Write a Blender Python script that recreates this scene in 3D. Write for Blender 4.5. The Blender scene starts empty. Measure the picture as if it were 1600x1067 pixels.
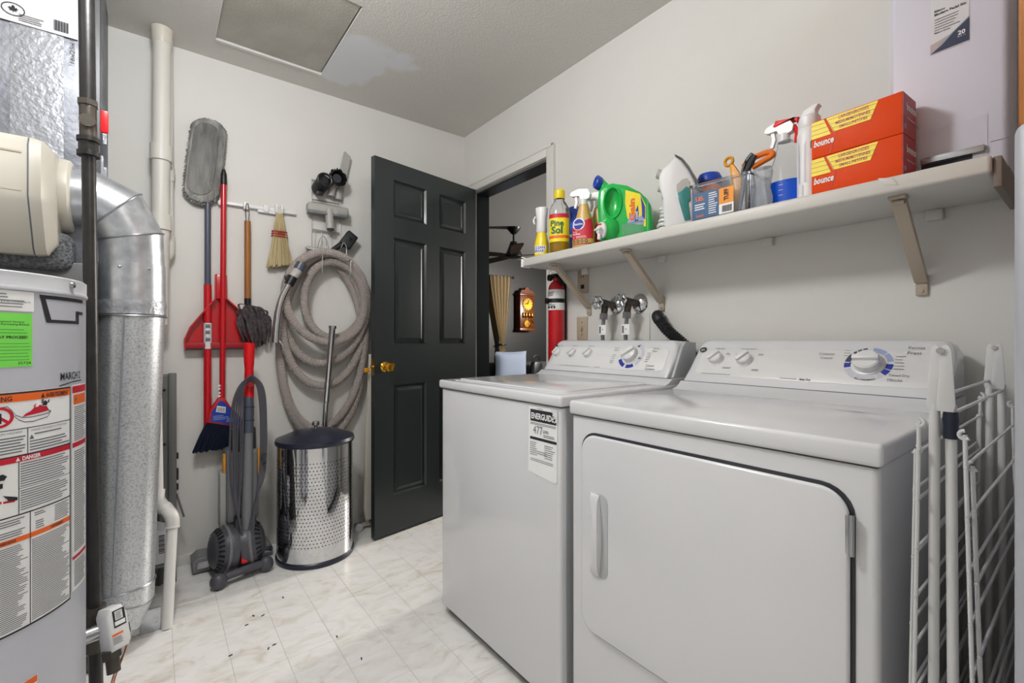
import bpy, bmesh, math, random
from mathutils import Vector as V, Matrix
R = math.radians
random.seed(7)
sc = bpy.context.scene
col = sc.collection
# ------------------------------------------------------------------ camera
cam = bpy.data.cameras.new('camera'); camo = bpy.data.objects.new('camera', cam); col.objects.link(camo)
camo.location = (0, 0, 1.08); camo.rotation_euler = (R(90), 0, -math.atan2(555, 720))
cam.sensor_width = 36; cam.lens = 16.2; cam.shift_y = -1.5/1600; cam.clip_start = .02
sc.camera = camo
# ------------------------------------------------------------------ world + exposure
w = bpy.data.worlds.new('world'); sc.world = w; w.use_nodes = True
w.node_tree.nodes['Background'].inputs[0].default_value = (.6, .65, .7, 1)
w.node_tree.nodes['Background'].inputs[1].default_value = .3
vs = sc.view_settings
vs.view_transform = 'Standard'; vs.look = 'None'; vs.gamma = 1; vs.use_curve_mapping = False
vs.exposure = 0.0
LAMP2_W = 14     # added fill lamp on the ceiling behind the camera
LAMP3_W = 45     # ceiling lamp over the middle of the floor
ROOM2_W = 600     # unseen lamp added in the dark room beyond the door

# ------------------------------------------------------------------ helpers
def lin(h):
    if not isinstance(h, str): return (*h, 1)
    h = h.lstrip('#'); r = []
    for i in (0, 2, 4):
        c = int(h[i:i+2], 16)/255
        r.append(c/12.92 if c <= .04045 else ((c+.055)/1.055)**2.4)
    return (*r, 1)
def mat(name, c, rough=.5, metal=0, bump=None, var=None, trans=0, emit=0, coat=0, spec=None, ior=None, stretch=None, alpha=None):
    m = bpy.data.materials.new(name); m.use_nodes = True
    nt = m.node_tree; b = nt.nodes['Principled BSDF']
    b.inputs['Base Color'].default_value = lin(c); b.inputs['Roughness'].default_value = rough
    b.inputs['Metallic'].default_value = metal
    if trans: b.inputs['Transmission Weight'].default_value = trans
    if coat: b.inputs['Coat Weight'].default_value = coat; b.inputs['Coat Roughness'].default_value = .08
    if spec is not None: b.inputs['Specular IOR Level'].default_value = spec
    if ior: b.inputs['IOR'].default_value = ior
    if alpha is not None: b.inputs['Alpha'].default_value = alpha
    if emit: b.inputs['Emission Color'].default_value = lin(c); b.inputs['Emission Strength'].default_value = emit
    if bump or var:
        tc = nt.nodes.new('ShaderNodeTexCoord'); mp = nt.nodes.new('ShaderNodeMapping')
        nt.links.new(tc.outputs['Object'], mp.inputs[0])
        if stretch: mp.inputs['Scale'].default_value = stretch
    if bump:
        n = nt.nodes.new('ShaderNodeTexNoise'); n.inputs['Scale'].default_value = bump[0]; n.inputs['Detail'].default_value = 3
        bp = nt.nodes.new('ShaderNodeBump'); bp.inputs['Strength'].default_value = bump[1]; bp.inputs['Distance'].default_value = bump[2] if len(bump) > 2 else .005
        nt.links.new(mp.outputs[0], n.inputs[0]); nt.links.new(n.outputs[0], bp.inputs['Height']); nt.links.new(bp.outputs[0], b.inputs['Normal'])
    if var:
        n = nt.nodes.new('ShaderNodeTexNoise'); n.inputs['Scale'].default_value = var[1]; n.inputs['Detail'].default_value = 5
        cr = nt.nodes.new('ShaderNodeValToRGB'); e = cr.color_ramp.elements
        e[0].position = var[2] if len(var) > 2 else .35; e[1].position = var[3] if len(var) > 3 else .65
        e[0].color = lin(c); e[1].color = lin(var[0])
        nt.links.new(mp.outputs[0], n.inputs[0]); nt.links.new(n.outputs[0], cr.inputs[0]); nt.links.new(cr.outputs[0], b.inputs['Base Color'])
    return m
def frame(d):
    d = V(d).normalized(); a = V((0, 0, 1)) if abs(d.z) < .9 else V((1, 0, 0))
    u = d.cross(a).normalized(); return u, u.cross(d).normalized(), d
class MB:
    def __init__(s): s.bm = bmesh.new()
    def _add(s, b2):
        me = bpy.data.meshes.new('tmp'); b2.to_mesh(me); b2.free(); s.bm.from_mesh(me); bpy.data.meshes.remove(me); return s
    def box(s, x0, y0, z0, x1, y1, z1, bev=0, seg=2):
        return s.obox(((x0+x1)/2, (y0+y1)/2, (z0+z1)/2), (abs(x1-x0)/2, 0, 0), (0, abs(y1-y0)/2, 0), (0, 0, abs(z1-z0)/2), bev, seg)
    def obox(s, c, a, b, d, bev=0, seg=2):
        c, a, b, d = V(c), V(a), V(b), V(d); b2 = bmesh.new()
        vs_ = [b2.verts.new(c+a*i+b*j+d*k) for i in (-1, 1) for j in (-1, 1) for k in (-1, 1)]
        for f in ((0,1,3,2), (4,6,7,5), (0,4,5,1), (2,3,7,6), (0,2,6,4), (1,5,7,3)): b2.faces.new([vs_[i] for i in f])
        bmesh.ops.recalc_face_normals(b2, faces=b2.faces)
        if bev: bmesh.ops.bevel(b2, geom=b2.edges[:], offset=bev, segments=seg, affect='EDGES', profile=.5)
        return s._add(b2)
    def cyl(s, p0, p1, r0, r1=None, n=24, bev=0):
        r1 = r0 if r1 is None else r1; p0, p1 = V(p0), V(p1); u, v, d = frame(p1-p0); b2 = bmesh.new()
        ring = lambda p, r: [b2.verts.new(p+(u*math.cos(2*math.pi*i/n)+v*math.sin(2*math.pi*i/n))*r) for i in range(n)]
        A, B = ring(p0, max(r0, 1e-5)), ring(p1, max(r1, 1e-5))
        for i in range(n): b2.faces.new((A[i], A[(i+1) % n], B[(i+1) % n], B[i]))
        b2.faces.new(A[::-1]); b2.faces.new(B)
        bmesh.ops.recalc_face_normals(b2, faces=b2.faces)
        if bev:
            ed = [e for e in b2.edges if any(len(f.verts) > 4 for f in e.link_faces)]
            bmesh.ops.bevel(b2, geom=ed, offset=bev, segments=2, affect='EDGES', profile=.5)
        return s._add(b2)
    def lathe(s, prof, c=(0, 0, 0), axis=(0, 0, 1), n=32, sx=1, sy=1):
        u, v, d = frame(axis); c = V(c); b2 = bmesh.new(); rows = []
        if abs(d.z) > .99: u, v = V((1, 0, 0)), V((0, 1, 0))
        for r, z in prof:
            rows.append([b2.verts.new(c+d*z+u*(r*sx*math.cos(2*math.pi*i/n))+v*(r*sy*math.sin(2*math.pi*i/n))) for i in range(n)] if r > 1e-6 else [b2.verts.new(c+d*z)])
        for A, B in zip(rows, rows[1:]):
            for i in range(n):
                j = (i+1) % n
                if len(A) == 1 and len(B) == 1: continue
                if len(A) == 1: b2.faces.new((A[0], B[j], B[i]))
                elif len(B) == 1: b2.faces.new((A[i], A[j], B[0]))
                else: b2.faces.new((A[i], A[j], B[j], B[i]))
        for r_ in (rows[0], rows[-1]):
            if len(r_) > 2: b2.faces.new(r_)
        bmesh.ops.recalc_face_normals(b2, faces=b2.faces)
        return s._add(b2)
    def tube(s, pts, r, n=10, closed=False):
        pts = [V(p) for p in pts]; m = len(pts); b2 = bmesh.new(); rows = []; u = None
        for i, p in enumerate(pts):
            a = pts[(i-1) % m] if (i > 0 or closed) else p; b = pts[(i+1) % m] if (i < m-1 or closed) else p
            d = (b-a)
            d = d.normalized() if d.length > 1e-9 else V((0, 0, 1))
            if u is None: u = frame(d)[0]
            u = (u-d*u.dot(d)); u = u.normalized() if u.length > 1e-6 else frame(d)[0]
            v = d.cross(u); rr = r[i] if isinstance(r, (list, tuple)) else r
            rows.append([b2.verts.new(p+(u*math.cos(2*math.pi*k/n)+v*math.sin(2*math.pi*k/n))*rr) for k in range(n)])
        for i in range(m if closed else m-1):
            A, B = rows[i], rows[(i+1) % m]
            for k in range(n): b2.faces.new((A[k], A[(k+1) % n], B[(k+1) % n], B[k]))
        if not closed: b2.faces.new(rows[0][::-1]); b2.faces.new(rows[-1])
        bmesh.ops.recalc_face_normals(b2, faces=b2.faces)
        return s._add(b2)
    def prism(s, poly, o, u, v, wv, bev=0, seg=2):
        o, u, v, wv = V(o), V(u), V(v), V(wv); b2 = bmesh.new()
        A = [b2.verts.new(o+u*a+v*b) for a, b in poly]; B = [b2.verts.new(o+u*a+v*b+wv) for a, b in poly]; n = len(poly)
        fa = b2.faces.new(A[::-1]); fb = b2.faces.new(B)
        for i in range(n): b2.faces.new((A[i], A[(i+1) % n], B[(i+1) % n], B[i]))
        bmesh.ops.recalc_face_normals(b2, faces=b2.faces)
        if bev: bmesh.ops.bevel(b2, geom=list(set(fa.edges) | set(fb.edges)), offset=bev, segments=seg, affect='EDGES', profile=.5)
        return s._add(b2)
    def ell(s, c, rx, ry=None, rz=None, nu=20, nv=12):
        ry = rx if ry is None else ry; rz = rx if rz is None else rz; b2 = bmesh.new()
        bmesh.ops.create_uvsphere(b2, u_segments=nu, v_segments=nv, radius=1)
        for q in b2.verts: q.co = V((q.co.x*rx, q.co.y*ry, q.co.z*rz))+V(c)
        return s._add(b2)
    def loft(s, rings, caps=True):
        b2 = bmesh.new(); rows = [[b2.verts.new(V(p)) for p in r] for r in rings]; n = len(rows[0])
        for A, B in zip(rows, rows[1:]):
            for k in range(n): b2.faces.new((A[k], A[(k+1) % n], B[(k+1) % n], B[k]))
        if caps: b2.faces.new(rows[0][::-1]); b2.faces.new(rows[-1])
        bmesh.ops.recalc_face_normals(b2, faces=b2.faces)
        return s._add(b2)
    def grid(s, fn, nu, nv):
        g = [[s.bm.verts.new(V(fn(i/nu, j/nv))) for j in range(nv+1)] for i in range(nu+1)]
        for i in range(nu):
            for j in range(nv): s.bm.faces.new((g[i][j], g[i+1][j], g[i+1][j+1], g[i][j+1]))
        return s
    def poly(s, fn, pts):
        try: s.bm.faces.new([s.bm.verts.new(V(fn(a, b))) for a, b in pts])
        except ValueError: pass
        return s
    def rect(s, fn, x0, y0, x1, y1, nx=1):
        for i in range(nx):
            a, b = x0+(x1-x0)*i/nx, x0+(x1-x0)*(i+1)/nx
            s.poly(fn, [(a, y0), (b, y0), (b, y1), (a, y1)])
        return s
    def text(s, t, fn, x, y, h, w=None, align='l', bold=0, shear=0):
        vs_, fs = glyphs(t, bold); 
        if not vs_: return s
        x1 = max(p[0] for p in vs_); x0 = min(p[0] for p in vs_); k = h/.7; kx = k if w is None else w/max(x1-x0, 1e-6)
        W = (x1-x0)*kx; ox = {'l': 0, 'c': -W/2, 'r': -W}[align]
        nv = [s.bm.verts.new(V(fn(x+ox+(p[0]-x0)*kx+p[1]*k*shear, y+p[1]*k))) for p in vs_]
        for f in fs:
            try: s.bm.faces.new([nv[i] for i in f])
            except ValueError: pass
        return s
    def lines(s, fn, x0, y0, x1, y1, pitch, th=.45, nx=1, ragged=.35):
        y = y1-pitch
        while y > y0:
            s.rect(fn, x0, y, x1-(x1-x0)*random.random()*ragged, y+pitch*th, nx); y -= pitch
        return s
    def xf(s, m): s.bm.transform(m); return s
    def build(s, name, m, parent=None, off=(0, 0, 0), smooth=35):
        me = bpy.data.meshes.new(name)
        if any(off): bmesh.ops.translate(s.bm, vec=-V(off), verts=s.bm.verts)
        s.bm.to_mesh(me); s.bm.free()
        me.materials.append(M[m] if isinstance(m, str) else m)
        if smooth:
            for p in me.polygons: p.use_smooth = True
            me.set_sharp_from_angle(angle=R(smooth))
        o = bpy.data.objects.new(name, me); col.objects.link(o); o.parent = parent
        return o
_g = {}
def glyphs(t, bold=0):
    if (t, bold) not in _g:
        cu = bpy.data.curves.new('t', 'FONT'); cu.body = t; cu.size = 1; cu.resolution_u = 2; cu.offset = bold
        o = bpy.data.objects.new('t', cu); me = bpy.data.meshes.new_from_object(o)
        _g[(t, bold)] = ([tuple(v.co) for v in me.vertices], [tuple(p.vertices) for p in me.polygons])
        bpy.data.meshes.remove(me); bpy.data.objects.remove(o); bpy.data.curves.remove(cu)
    return _g[(t, bold)]
def plane(o, u, v, eps=.0006):
    o, u, v = V(o), V(u).normalized(), V(v).normalized(); n = u.cross(v)*eps
    return lambda a, b: o+u*a+v*b+n
def tag(o, label=None, cat=None, group=None, kind=None):
    for k, x in (('label', label), ('category', cat), ('group', group), ('kind', kind)):
        if x: o[k] = x
    return o
class Thing:
    def __init__(s, name, label, cat, loc, group=None, kind=None):
        s.o = bpy.data.objects.new(name, None); col.objects.link(s.o); s.loc = V(loc); s.o.location = s.loc
        s.o.empty_display_size = .05; tag(s.o, label, cat, group, kind)
    def p(s, name, mb, m, parent=None, label=None, smooth=35):
        o = mb.build(name, m, parent or s.o, s.loc, smooth)
        if label: o['label'] = label
        if name in ('fine_print', 'label_print', 'console_print', 'tag_print', 'sticker_print', 'level_marks', 'barcode', 'rules', 'ball_vents', 'white_lettering'): o['kind'] = 'stuff'
        return o
    def pw(s, name, mb, m, parent=None, label=None, smooth=35):      # world-space shape under a turned root
        mb.xf(s.o.matrix_basis.inverted()); o = mb.build(name, m, parent or s.o, (0, 0, 0), smooth)
        if label: o['label'] = label
        return o
def cut(o, mb):          # carve a shape out of a mesh
    me = bpy.data.meshes.new('c'); mb.bm.to_mesh(me); mb.bm.free(); c = bpy.data.objects.new('c', me); col.objects.link(c)
    par, o.parent = o.parent, None
    md = o.modifiers.new('b', 'BOOLEAN'); md.operation = 'DIFFERENCE'; md.object = c; md.solver = 'EXACT'
    bpy.context.view_layer.update(); dg = bpy.context.evaluated_depsgraph_get(); new = bpy.data.meshes.new_from_object(o.evaluated_get(dg))
    o.modifiers.clear(); nm = o.data.name; o.data = new; new.name = nm; o.parent = par
    bpy.data.objects.remove(c); new.set_sharp_from_angle(angle=R(35))
def solo(name, mb, m, label, cat, group=None, kind=None, loc=(0, 0, 0), smooth=35):
    o = mb.build(name, m, None, loc, smooth); o.location = loc; return tag(o, label, cat, group, kind)
def struct(name, mb, m, parent=None, smooth=35):
    o = mb.build(name, m, parent, (0, 0, 0), smooth)
    if parent is None: o['kind'] = 'structure'
    return o
def dup(root, delta, label=None):
    def cp(o, par):
        c = o.copy(); col.objects.link(c); c.parent = par
        for ch in list(o.children): cp(ch, c)
        return c
    r = cp(root, None); r.location = V(root.location)+V(delta)
    if label: r['label'] = label
    return r
def rrect(w_, h_, r, n=6):
    pts = []
    for cx, cy, a in ((w_/2-r, h_/2-r, 0), (-w_/2+r, h_/2-r, 90), (-w_/2+r, -h_/2+r, 180), (w_/2-r, -h_/2+r, 270)):
        for i in range(n+1):
            t = R(a+90*i/n); pts.append((cx+r*math.cos(t), cy+r*math.sin(t)))
    return pts
def smoothpath(pts, k=8):
    pts = [V(p) for p in pts]; out = []
    for i in range(len(pts)-1):
        p0, p1, p2, p3 = pts[max(i-1, 0)], pts[i], pts[i+1], pts[min(i+2, len(pts)-1)]
        for j in range(k):
            t = j/k
            out.append(.5*((2*p1)+(p2-p0)*t+(2*p0-5*p1+4*p2-p3)*t*t+(3*p1-p0-3*p2+p3)*t**3))
    return out+[pts[-1]]
def resample(pts, step):
    out = [pts[0]]; acc = 0
    for a, b in zip(pts, pts[1:]):
        L = (b-a).length; 
        if L < 1e-9: continue
        d = step-acc
        while d <= L: out.append(a.lerp(b, d/L)); d += step
        acc = L-(d-step)
    return out
def corrugated(mb, pts, r, pitch, amp=.12, n=10):
    p = resample(pts, pitch/2); mb.tube(p, [r*(1 if i % 2 else 1-amp) for i in range(len(p))], n); return mb

# ------------------------------------------------------------------ materials
M = {}
def mm(k, *a, **kw): M[k] = mat(k, *a, **kw)
mm('wall', '#e0dfdb', .75, bump=(90, .08, .002), var=('#dbd9d4', 1.5))
mm('trim', '#dcdad5', .45)
mm('white', '#e6e6e6', .35)
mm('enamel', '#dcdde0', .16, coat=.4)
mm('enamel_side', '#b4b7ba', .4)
mm('panelwhite', '#e4e4e4', .3)
mm('dark', '#0c0d0f', .5); mm('black', '#141518', .4); mm('blackrubber', '#1b1c20', .55)
mm('ink', '#24252c', .7); mm('inkgrey', '#6d7076', .7); mm('redink', '#c8102e', .5); mm('orangeink', '#f0691a', .5)
mm('charcoal', '#33343a', .4); mm('charcoal2', '#4a4a52', .38); mm('midgrey', '#77787c', .45)
mm('chrome', '#d8d9dc', .06, 1); mm('steel', '#b6b8bc', .25, 1); mm('brass', '#d6a23c', .15, 1)
mm('darkmetal', '#45413c', .38, .9); mm('valvebody', '#57504a', .35, .8)
mm('iron_pipe', '#171616', .38, 0, bump=(60, .1), var=('#232120', 30)); mm('hatchboard', '#bab7ae', .9, bump=(120, .5, .006), var=('#aeaaa0', 6))
mm('gasfit', '#55504a', .4, .6, bump=(200, .15))
mm('door_green', '#1f2728', .34, coat=.2)
mm('knobred', '#cf1420', .35)
mm('red', '#c4121f', .3, coat=.3); mm('darkred', '#a3101c', .4); mm('brightred', '#e2131c', .35)
mm('slate', '#4d5262', .35); mm('navy', '#1c2233', .32); mm('blue', '#1e49b8', .35); mm('royal', '#1b3fa8', .4); mm('paleblue', '#9aa6cf', .5); mm('inkblue','#1b2f9c', .5); mm('darkblue', '#3f4560', .5)
mm('yellow', '#f2d51c', .35); mm('ylabel', '#f6e021', .45); mm('orange', '#ee7a1a', .4); mm('gold', '#c9a356', .35); mm('amber', '#e39a18', .35)
mm('green', '#18b44d', .28, coat=.3); mm('limegreen', '#7fe85a', .6); mm('darkgreen', '#1f6b3a', .5); mm('teal', '#3d8f8c', .2, trans=.2)
mm('paper', '#f3f4f4', .6); mm('paper2', '#d9dadd', .6); mm('cream', '#cfcabd', .4); mm('creamplastic', '#c6c2b6', .35)
mm('beige', '#b9ad9b', .45); mm('beigeplate', '#b8aa94', .4); mm('wood', '#a3692f', .45, bump=(40, .1), var=('#8a5626', 14), stretch=(1, 1, .1))
mm('oak', '#b8742f', .45, bump=(60, .15), var=('#8f5520', 12), stretch=(3, 3, .25)); mm('clockwood', '#7c3f12', .3, var=('#5c2b0c', 12)); mm('brownwood', '#7b7067', .6)
mm('corn', '#c9ba92', .8, bump=(200, .3), var=('#a89871', 60), stretch=(1, 1, .06)); mm('cornred', '#a32a22', .7)
mm('feather', '#3f373a', .9, var=('#5d5355', 60)); mm('microfiber', '#737270', .95, bump=(160, .8, .01), var=('#b3b2ad', 22), stretch=(1, 1, .25)); mm('microdark', '#666564', .95, bump=(220, .8, .01), var=('#94938f', 24), stretch=(1,1,.2))
mm('hose', '#a69d98', .55); mm('hosegrey', '#b7b5b0', .5); mm('toolgrey', '#a8a7a3', .45); mm('wire', '#a3a19c', .35, .4); mm('rackwhite', '#d3d3d3', .35)
mm('galv', '#d2d5da', .33, .85, bump=(25, .06), var=('#b3b8bf', 26)); mm('galvlow', '#d0d3d6', .38, .8, bump=(12, .08), var=('#8f949a', 160, .45, .8))
mm('galvseam', '#9da1a7', .3, .9); mm('foiltape', '#9fa2a8', .4, .6, bump=(70, .7, .004))
mm('foil', '#8e9198', .5, .5, bump=(60, .5, .004), var=('#71747c', 9))
mm('furnace', '#4c4d4f', .45, .2, var=('#56585a', 3)); mm('greymetal', '#6a6b6a', .45, .3)
mm('fuzz', '#7a7d80', .95, bump=(120, 1, .01), var=('#4d5054', 120))
mm('heater', '#cdd0d9', .38, .2, var=('#c6c9d2', 2)); mm('heaterrim', '#d3d6dc', .35, .3)
mm('pvc', '#d3d2cf', .4); mm('pvcpaint', '#d6d3cb', .45)
mm('glass', '#f4f6f7', .05, trans=1, ior=1.3); mm('clear', '#f4f8fa', .08, trans=1, ior=1.08); mm('blueliquid', '#0a62f5', .15); mm('pinefluid', '#d3a51a', .15, trans=.3, ior=1.2)
mm('bag', '#dfe4ea', .3, trans=.75, ior=1.1, bump=(30, .6, .01)); mm('binplastic', '#e2e8ef', .15, trans=.9, ior=1.12); mm('labelblue', '#3a628c', .5); mm('labelorange', '#f0961a', .5)
mm('boxorange', '#e24600', .55, spec=.25); mm('boxside', '#b0363a', .45); mm('binwhite', '#d6d5e2', .4); mm('bincorner', '#cbcad6', .4)
mm('freezer', '#aaacb4', .4); mm('sheet', '#b3bccb', .8, bump=(40, .2)); mm('curtain', '#e8dabd', .85); mm('copper', '#c98a68', .35, .8)
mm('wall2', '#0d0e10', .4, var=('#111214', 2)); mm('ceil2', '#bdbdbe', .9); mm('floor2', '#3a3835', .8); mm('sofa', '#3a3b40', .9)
mm('shelfwrap', '#d3d1cb', .4, bump=(15, .15, .004)); mm('lampglow', '#fff3e2', .4, emit=2.5); mm('fabricblue', '#8b97ac', .8)
mm('stickerteal', '#8aa0a8', .5); mm('stickernavy', '#2a3050', .5); mm('stickerpink', '#b9a6a6', .5); mm('dialgrey', '#c7c9d2', .5)
# ceiling: stippled plaster with a smooth repaired patch beside the hatch
def ceiling_mat():
    m = bpy.data.materials.new('ceiling'); m.use_nodes = True; nt = m.node_tree; b = nt.nodes['Principled BSDF']; L = nt.links.new; N = nt.nodes.new
    b.inputs['Roughness'].default_value = .9
    tc = N('ShaderNodeTexCoord'); n1 = N('ShaderNodeTexNoise'); n1.inputs['Scale'].default_value = 130; n1.inputs['Detail'].default_value = 3
    L(tc.outputs['Object'], n1.inputs[0])
    n2 = N('ShaderNodeTexNoise'); n2.inputs['Scale'].default_value = 5; L(tc.outputs['Object'], n2.inputs[0])
    mp = N('ShaderNodeMapping'); mp.inputs['Location'].default_value = (-.82, -2.30, -2.48); L(tc.outputs['Object'], mp.inputs[0])
    sca = N('ShaderNodeMapping'); sca.vector_type = 'TEXTURE'; sca.inputs['Rotation'].default_value = (0, 0, R(40)); sca.inputs['Scale'].default_value = (.36, .60, 1); L(mp.outputs[0], sca.inputs[0])
    ln = N('ShaderNodeVectorMath'); ln.operation = 'LENGTH'; L(sca.outputs[0], ln.inputs[0])
    ad = N('ShaderNodeMath'); ad.operation = 'MULTIPLY_ADD'; L(n2.outputs[0], ad.inputs[0]); ad.inputs[1].default_value = 1.1; L(ln.outputs['Value'], ad.inputs[2])
    cr = N('ShaderNodeValToRGB'); e = cr.color_ramp.elements; e[0].position = .88; e[1].position = 1.35; L(ad.outputs[0], cr.inputs[0])
    mx = N('ShaderNodeMix'); mx.data_type = 'RGBA'; L(cr.outputs[0], mx.inputs['Factor']); mx.inputs['A'].default_value = lin('#e2e4e8'); mx.inputs['B'].default_value = lin('#d8d6d0')
    L(mx.outputs['Result'], b.inputs['Base Color'])
    bp = N('ShaderNodeBump'); bp.inputs['Distance'].default_value = .006; L(n1.outputs[0], bp.inputs['Height'])
    ms = N('ShaderNodeMath'); ms.operation = 'MULTIPLY'; L(cr.outputs[0], ms.inputs[0]); ms.inputs[1].default_value = .55; L(ms.outputs[0], bp.inputs['Strength'])
    L(bp.outputs[0], b.inputs['Normal']); return m
M['ceiling'] = ceiling_mat()
def floor_mat():
    m = bpy.data.materials.new('vinyl'); m.use_nodes = True; nt = m.node_tree; b = nt.nodes['Principled BSDF']; L = nt.links.new; N = nt.nodes.new
    b.inputs['Roughness'].default_value = .34
    g = N('ShaderNodeNewGeometry'); mp = N('ShaderNodeMapping'); mp.inputs['Rotation'].default_value = (0, 0, R(28)); mp.inputs['Scale'].default_value = (4.5, 8, 1); L(g.outputs['Position'], mp.inputs[0])
    n = N('ShaderNodeTexNoise'); n.inputs['Scale'].default_value = 1.6; n.inputs['Detail'].default_value = 7; n.inputs['Roughness'].default_value = .62; n.inputs['Distortion'].default_value = 1.3; L(mp.outputs[0], n.inputs[0])
    cr = N('ShaderNodeValToRGB'); e = cr.color_ramp.elements; e[0].position = .28; e[0].color = lin('#cfc7bb'); e[1].position = .56; e[1].color = lin('#f2f1ef')
    k = e.new(.42); k.color = lin('#e9e7e2')
    L(n.outputs[0], cr.inputs[0]); L(cr.outputs[0], b.inputs['Base Color']); return m
M['vinyl'] = floor_mat(); mm('grout', '#cbc7bf', .6)
# ================================================================== THE ROOM
XR, YB, ZC = 1.68, 2.72, 2.48
fl = struct('floor', MB().box(-1.1, -1.6, -.06, 1.74, YB, -.0015), 'grout')
P_ = .1535; tile_me = None; gx0 = .045-5*P_; gy0 = 2.165+4*P_
for i in range(15):
    for j in range(13):
        x, y = gx0+i*P_, gy0-(j+1)*P_
        if x+P_ > XR or y+P_ > YB+.001: 
            if x+P_ > XR+.05 or y > YB-.02: continue
        if tile_me is None:
            t = MB().box(.0007, .0007, -.006, P_-.0007, P_-.0007, 0, .0008, 1).build('tile', 'vinyl', fl); tile_me = t.data
        else:
            t = bpy.data.objects.new('tile', tile_me); col.objects.link(t); t.parent = fl
        t.location = (x, y, 0)
rest = struct('plain_tiles', MB().box(-1.1, -1.6, -.006, XR, gy0-13*P_, 0).box(-1.1, gy0-13*P_, -.006, gx0, YB, 0).box(gx0, gy0, -.006, XR, YB, 0), 'vinyl', fl)
# little scuffs and crumbs on the floor
cr = MB()
for (x, y) in ((.208, 2.35), (.33, 2.03), (.30, 2.05), (.27, 2.0), (.42, 2.12), (.31, 1.80), (.33, 1.81), (.52, 1.72), (.10, 1.6), (.55, 1.55), (.2, 1.84)):
    a = random.random()*3; cr.obox((x, y, .0012), (.006*math.cos(a), .006*math.sin(a), 0), (-.002*math.sin(a), .002*math.cos(a), 0), (0, 0, .001))
struct('floor_crumbs', cr, 'ink', fl)

struct('wall_back', MB().box(-1.22, YB, 0, 1.80, YB+.12, 2.62), 'wall')
struct('wall_left', MB().box(-1.22, -1.72, 0, -1.1, YB, 2.62), 'wall')
struct('wall_front', MB().box(-1.1, -1.72, 0, 1.80, -1.6, 2.62), 'wall')
OY0, OY1, OZ = 1.86, 2.605, 2.07
struct('wall_right', MB().box(XR, -1.6, 0, XR+.11, OY0-.012, 2.62).box(XR, OY1+.012, 0, XR+.11, YB, 2.62).box(XR, OY0-.012, OZ+.012, XR+.11, OY1+.012, 2.62), 'wall')
# ceiling with the opening of the attic hatch
hx0, hx1, hy0, hy1 = .215, .686, 1.915, 2.535
struct('ceiling', MB().box(-1.1, -1.6, ZC, hx0, YB, ZC+.1).box(hx1, -1.6, ZC, XR, YB, ZC+.1).box(hx0, -1.6, ZC, hx1, hy0, ZC+.1).box(hx0, hy1, ZC, hx1, YB, ZC+.1), 'ceiling')
hatch = Thing('attic_hatch', 'stippled square access panel recessed in the ceiling', 'hatch', (.45, 2.22, ZC+.03))
hatch.p('panel', MB().box(hx0+.001, hy0+.004, ZC+.006, hx1-.007, hy1-.006, ZC+.06), 'hatchboard')
hatch.p('frame', MB().box(hx0, hy1-.004, ZC-.004, hx1, hy1+.012, ZC+.018).box(hx0-.003, hy0, ZC-.002, hx0+.001, hy1, ZC+.018), 'trim')
struct('baseboard_back', MB().box(-1.1, YB-.008, 0, 1.67, YB, .05, .002), 'trim')
struct('baseboard_right', MB().box(XR-.008, 2.665, 0, XR, YB-.01, .05, .002), 'trim')
# door casing and jambs
def casing(mb, y0, y1, z0, z1): return mb.box(XR-.016, y0, z0, XR, y1, z1, .004)
struct('trim_1', casing(MB(), OY0-.06, OY0-.002, 0, OZ+.06).box(XR-.020, OY0-.06, 0, XR-.014, OY0-.046, OZ+.06, .002), 'trim')
struct('trim_2', casing(MB(), OY1+.002, OY1+.055, 0, OZ+.06), 'trim')
struct('trim_3', MB().box(XR-.016, OY0-.002, OZ+.002, XR, OY1+.002, OZ+.06, .004).box(XR-.020, OY0-.06, OZ+.046, XR-.014, OY1+.055, OZ+.06, .002), 'trim')
struct('trim_4', MB().box(XR-.002, OY0-.012, 0, XR+.028, OY0, OZ+.012).box(XR-.002, OY1, 0, XR+.028, OY1+.012, OZ+.012).box(XR-.002, OY0, OZ, XR+.028, OY1, OZ+.012), 'trim')
struct('trim_5', MB().box(XR+.028, OY0-.012, 0, XR+.125, OY0+.006, OZ+.012).box(XR+.028, OY1-.006, 0, XR+.125, OY1+.012, OZ+.012).box(XR+.028, OY0+.006, OZ-.008, XR+.125, OY1-.006, OZ+.012), 'door_green')

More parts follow.
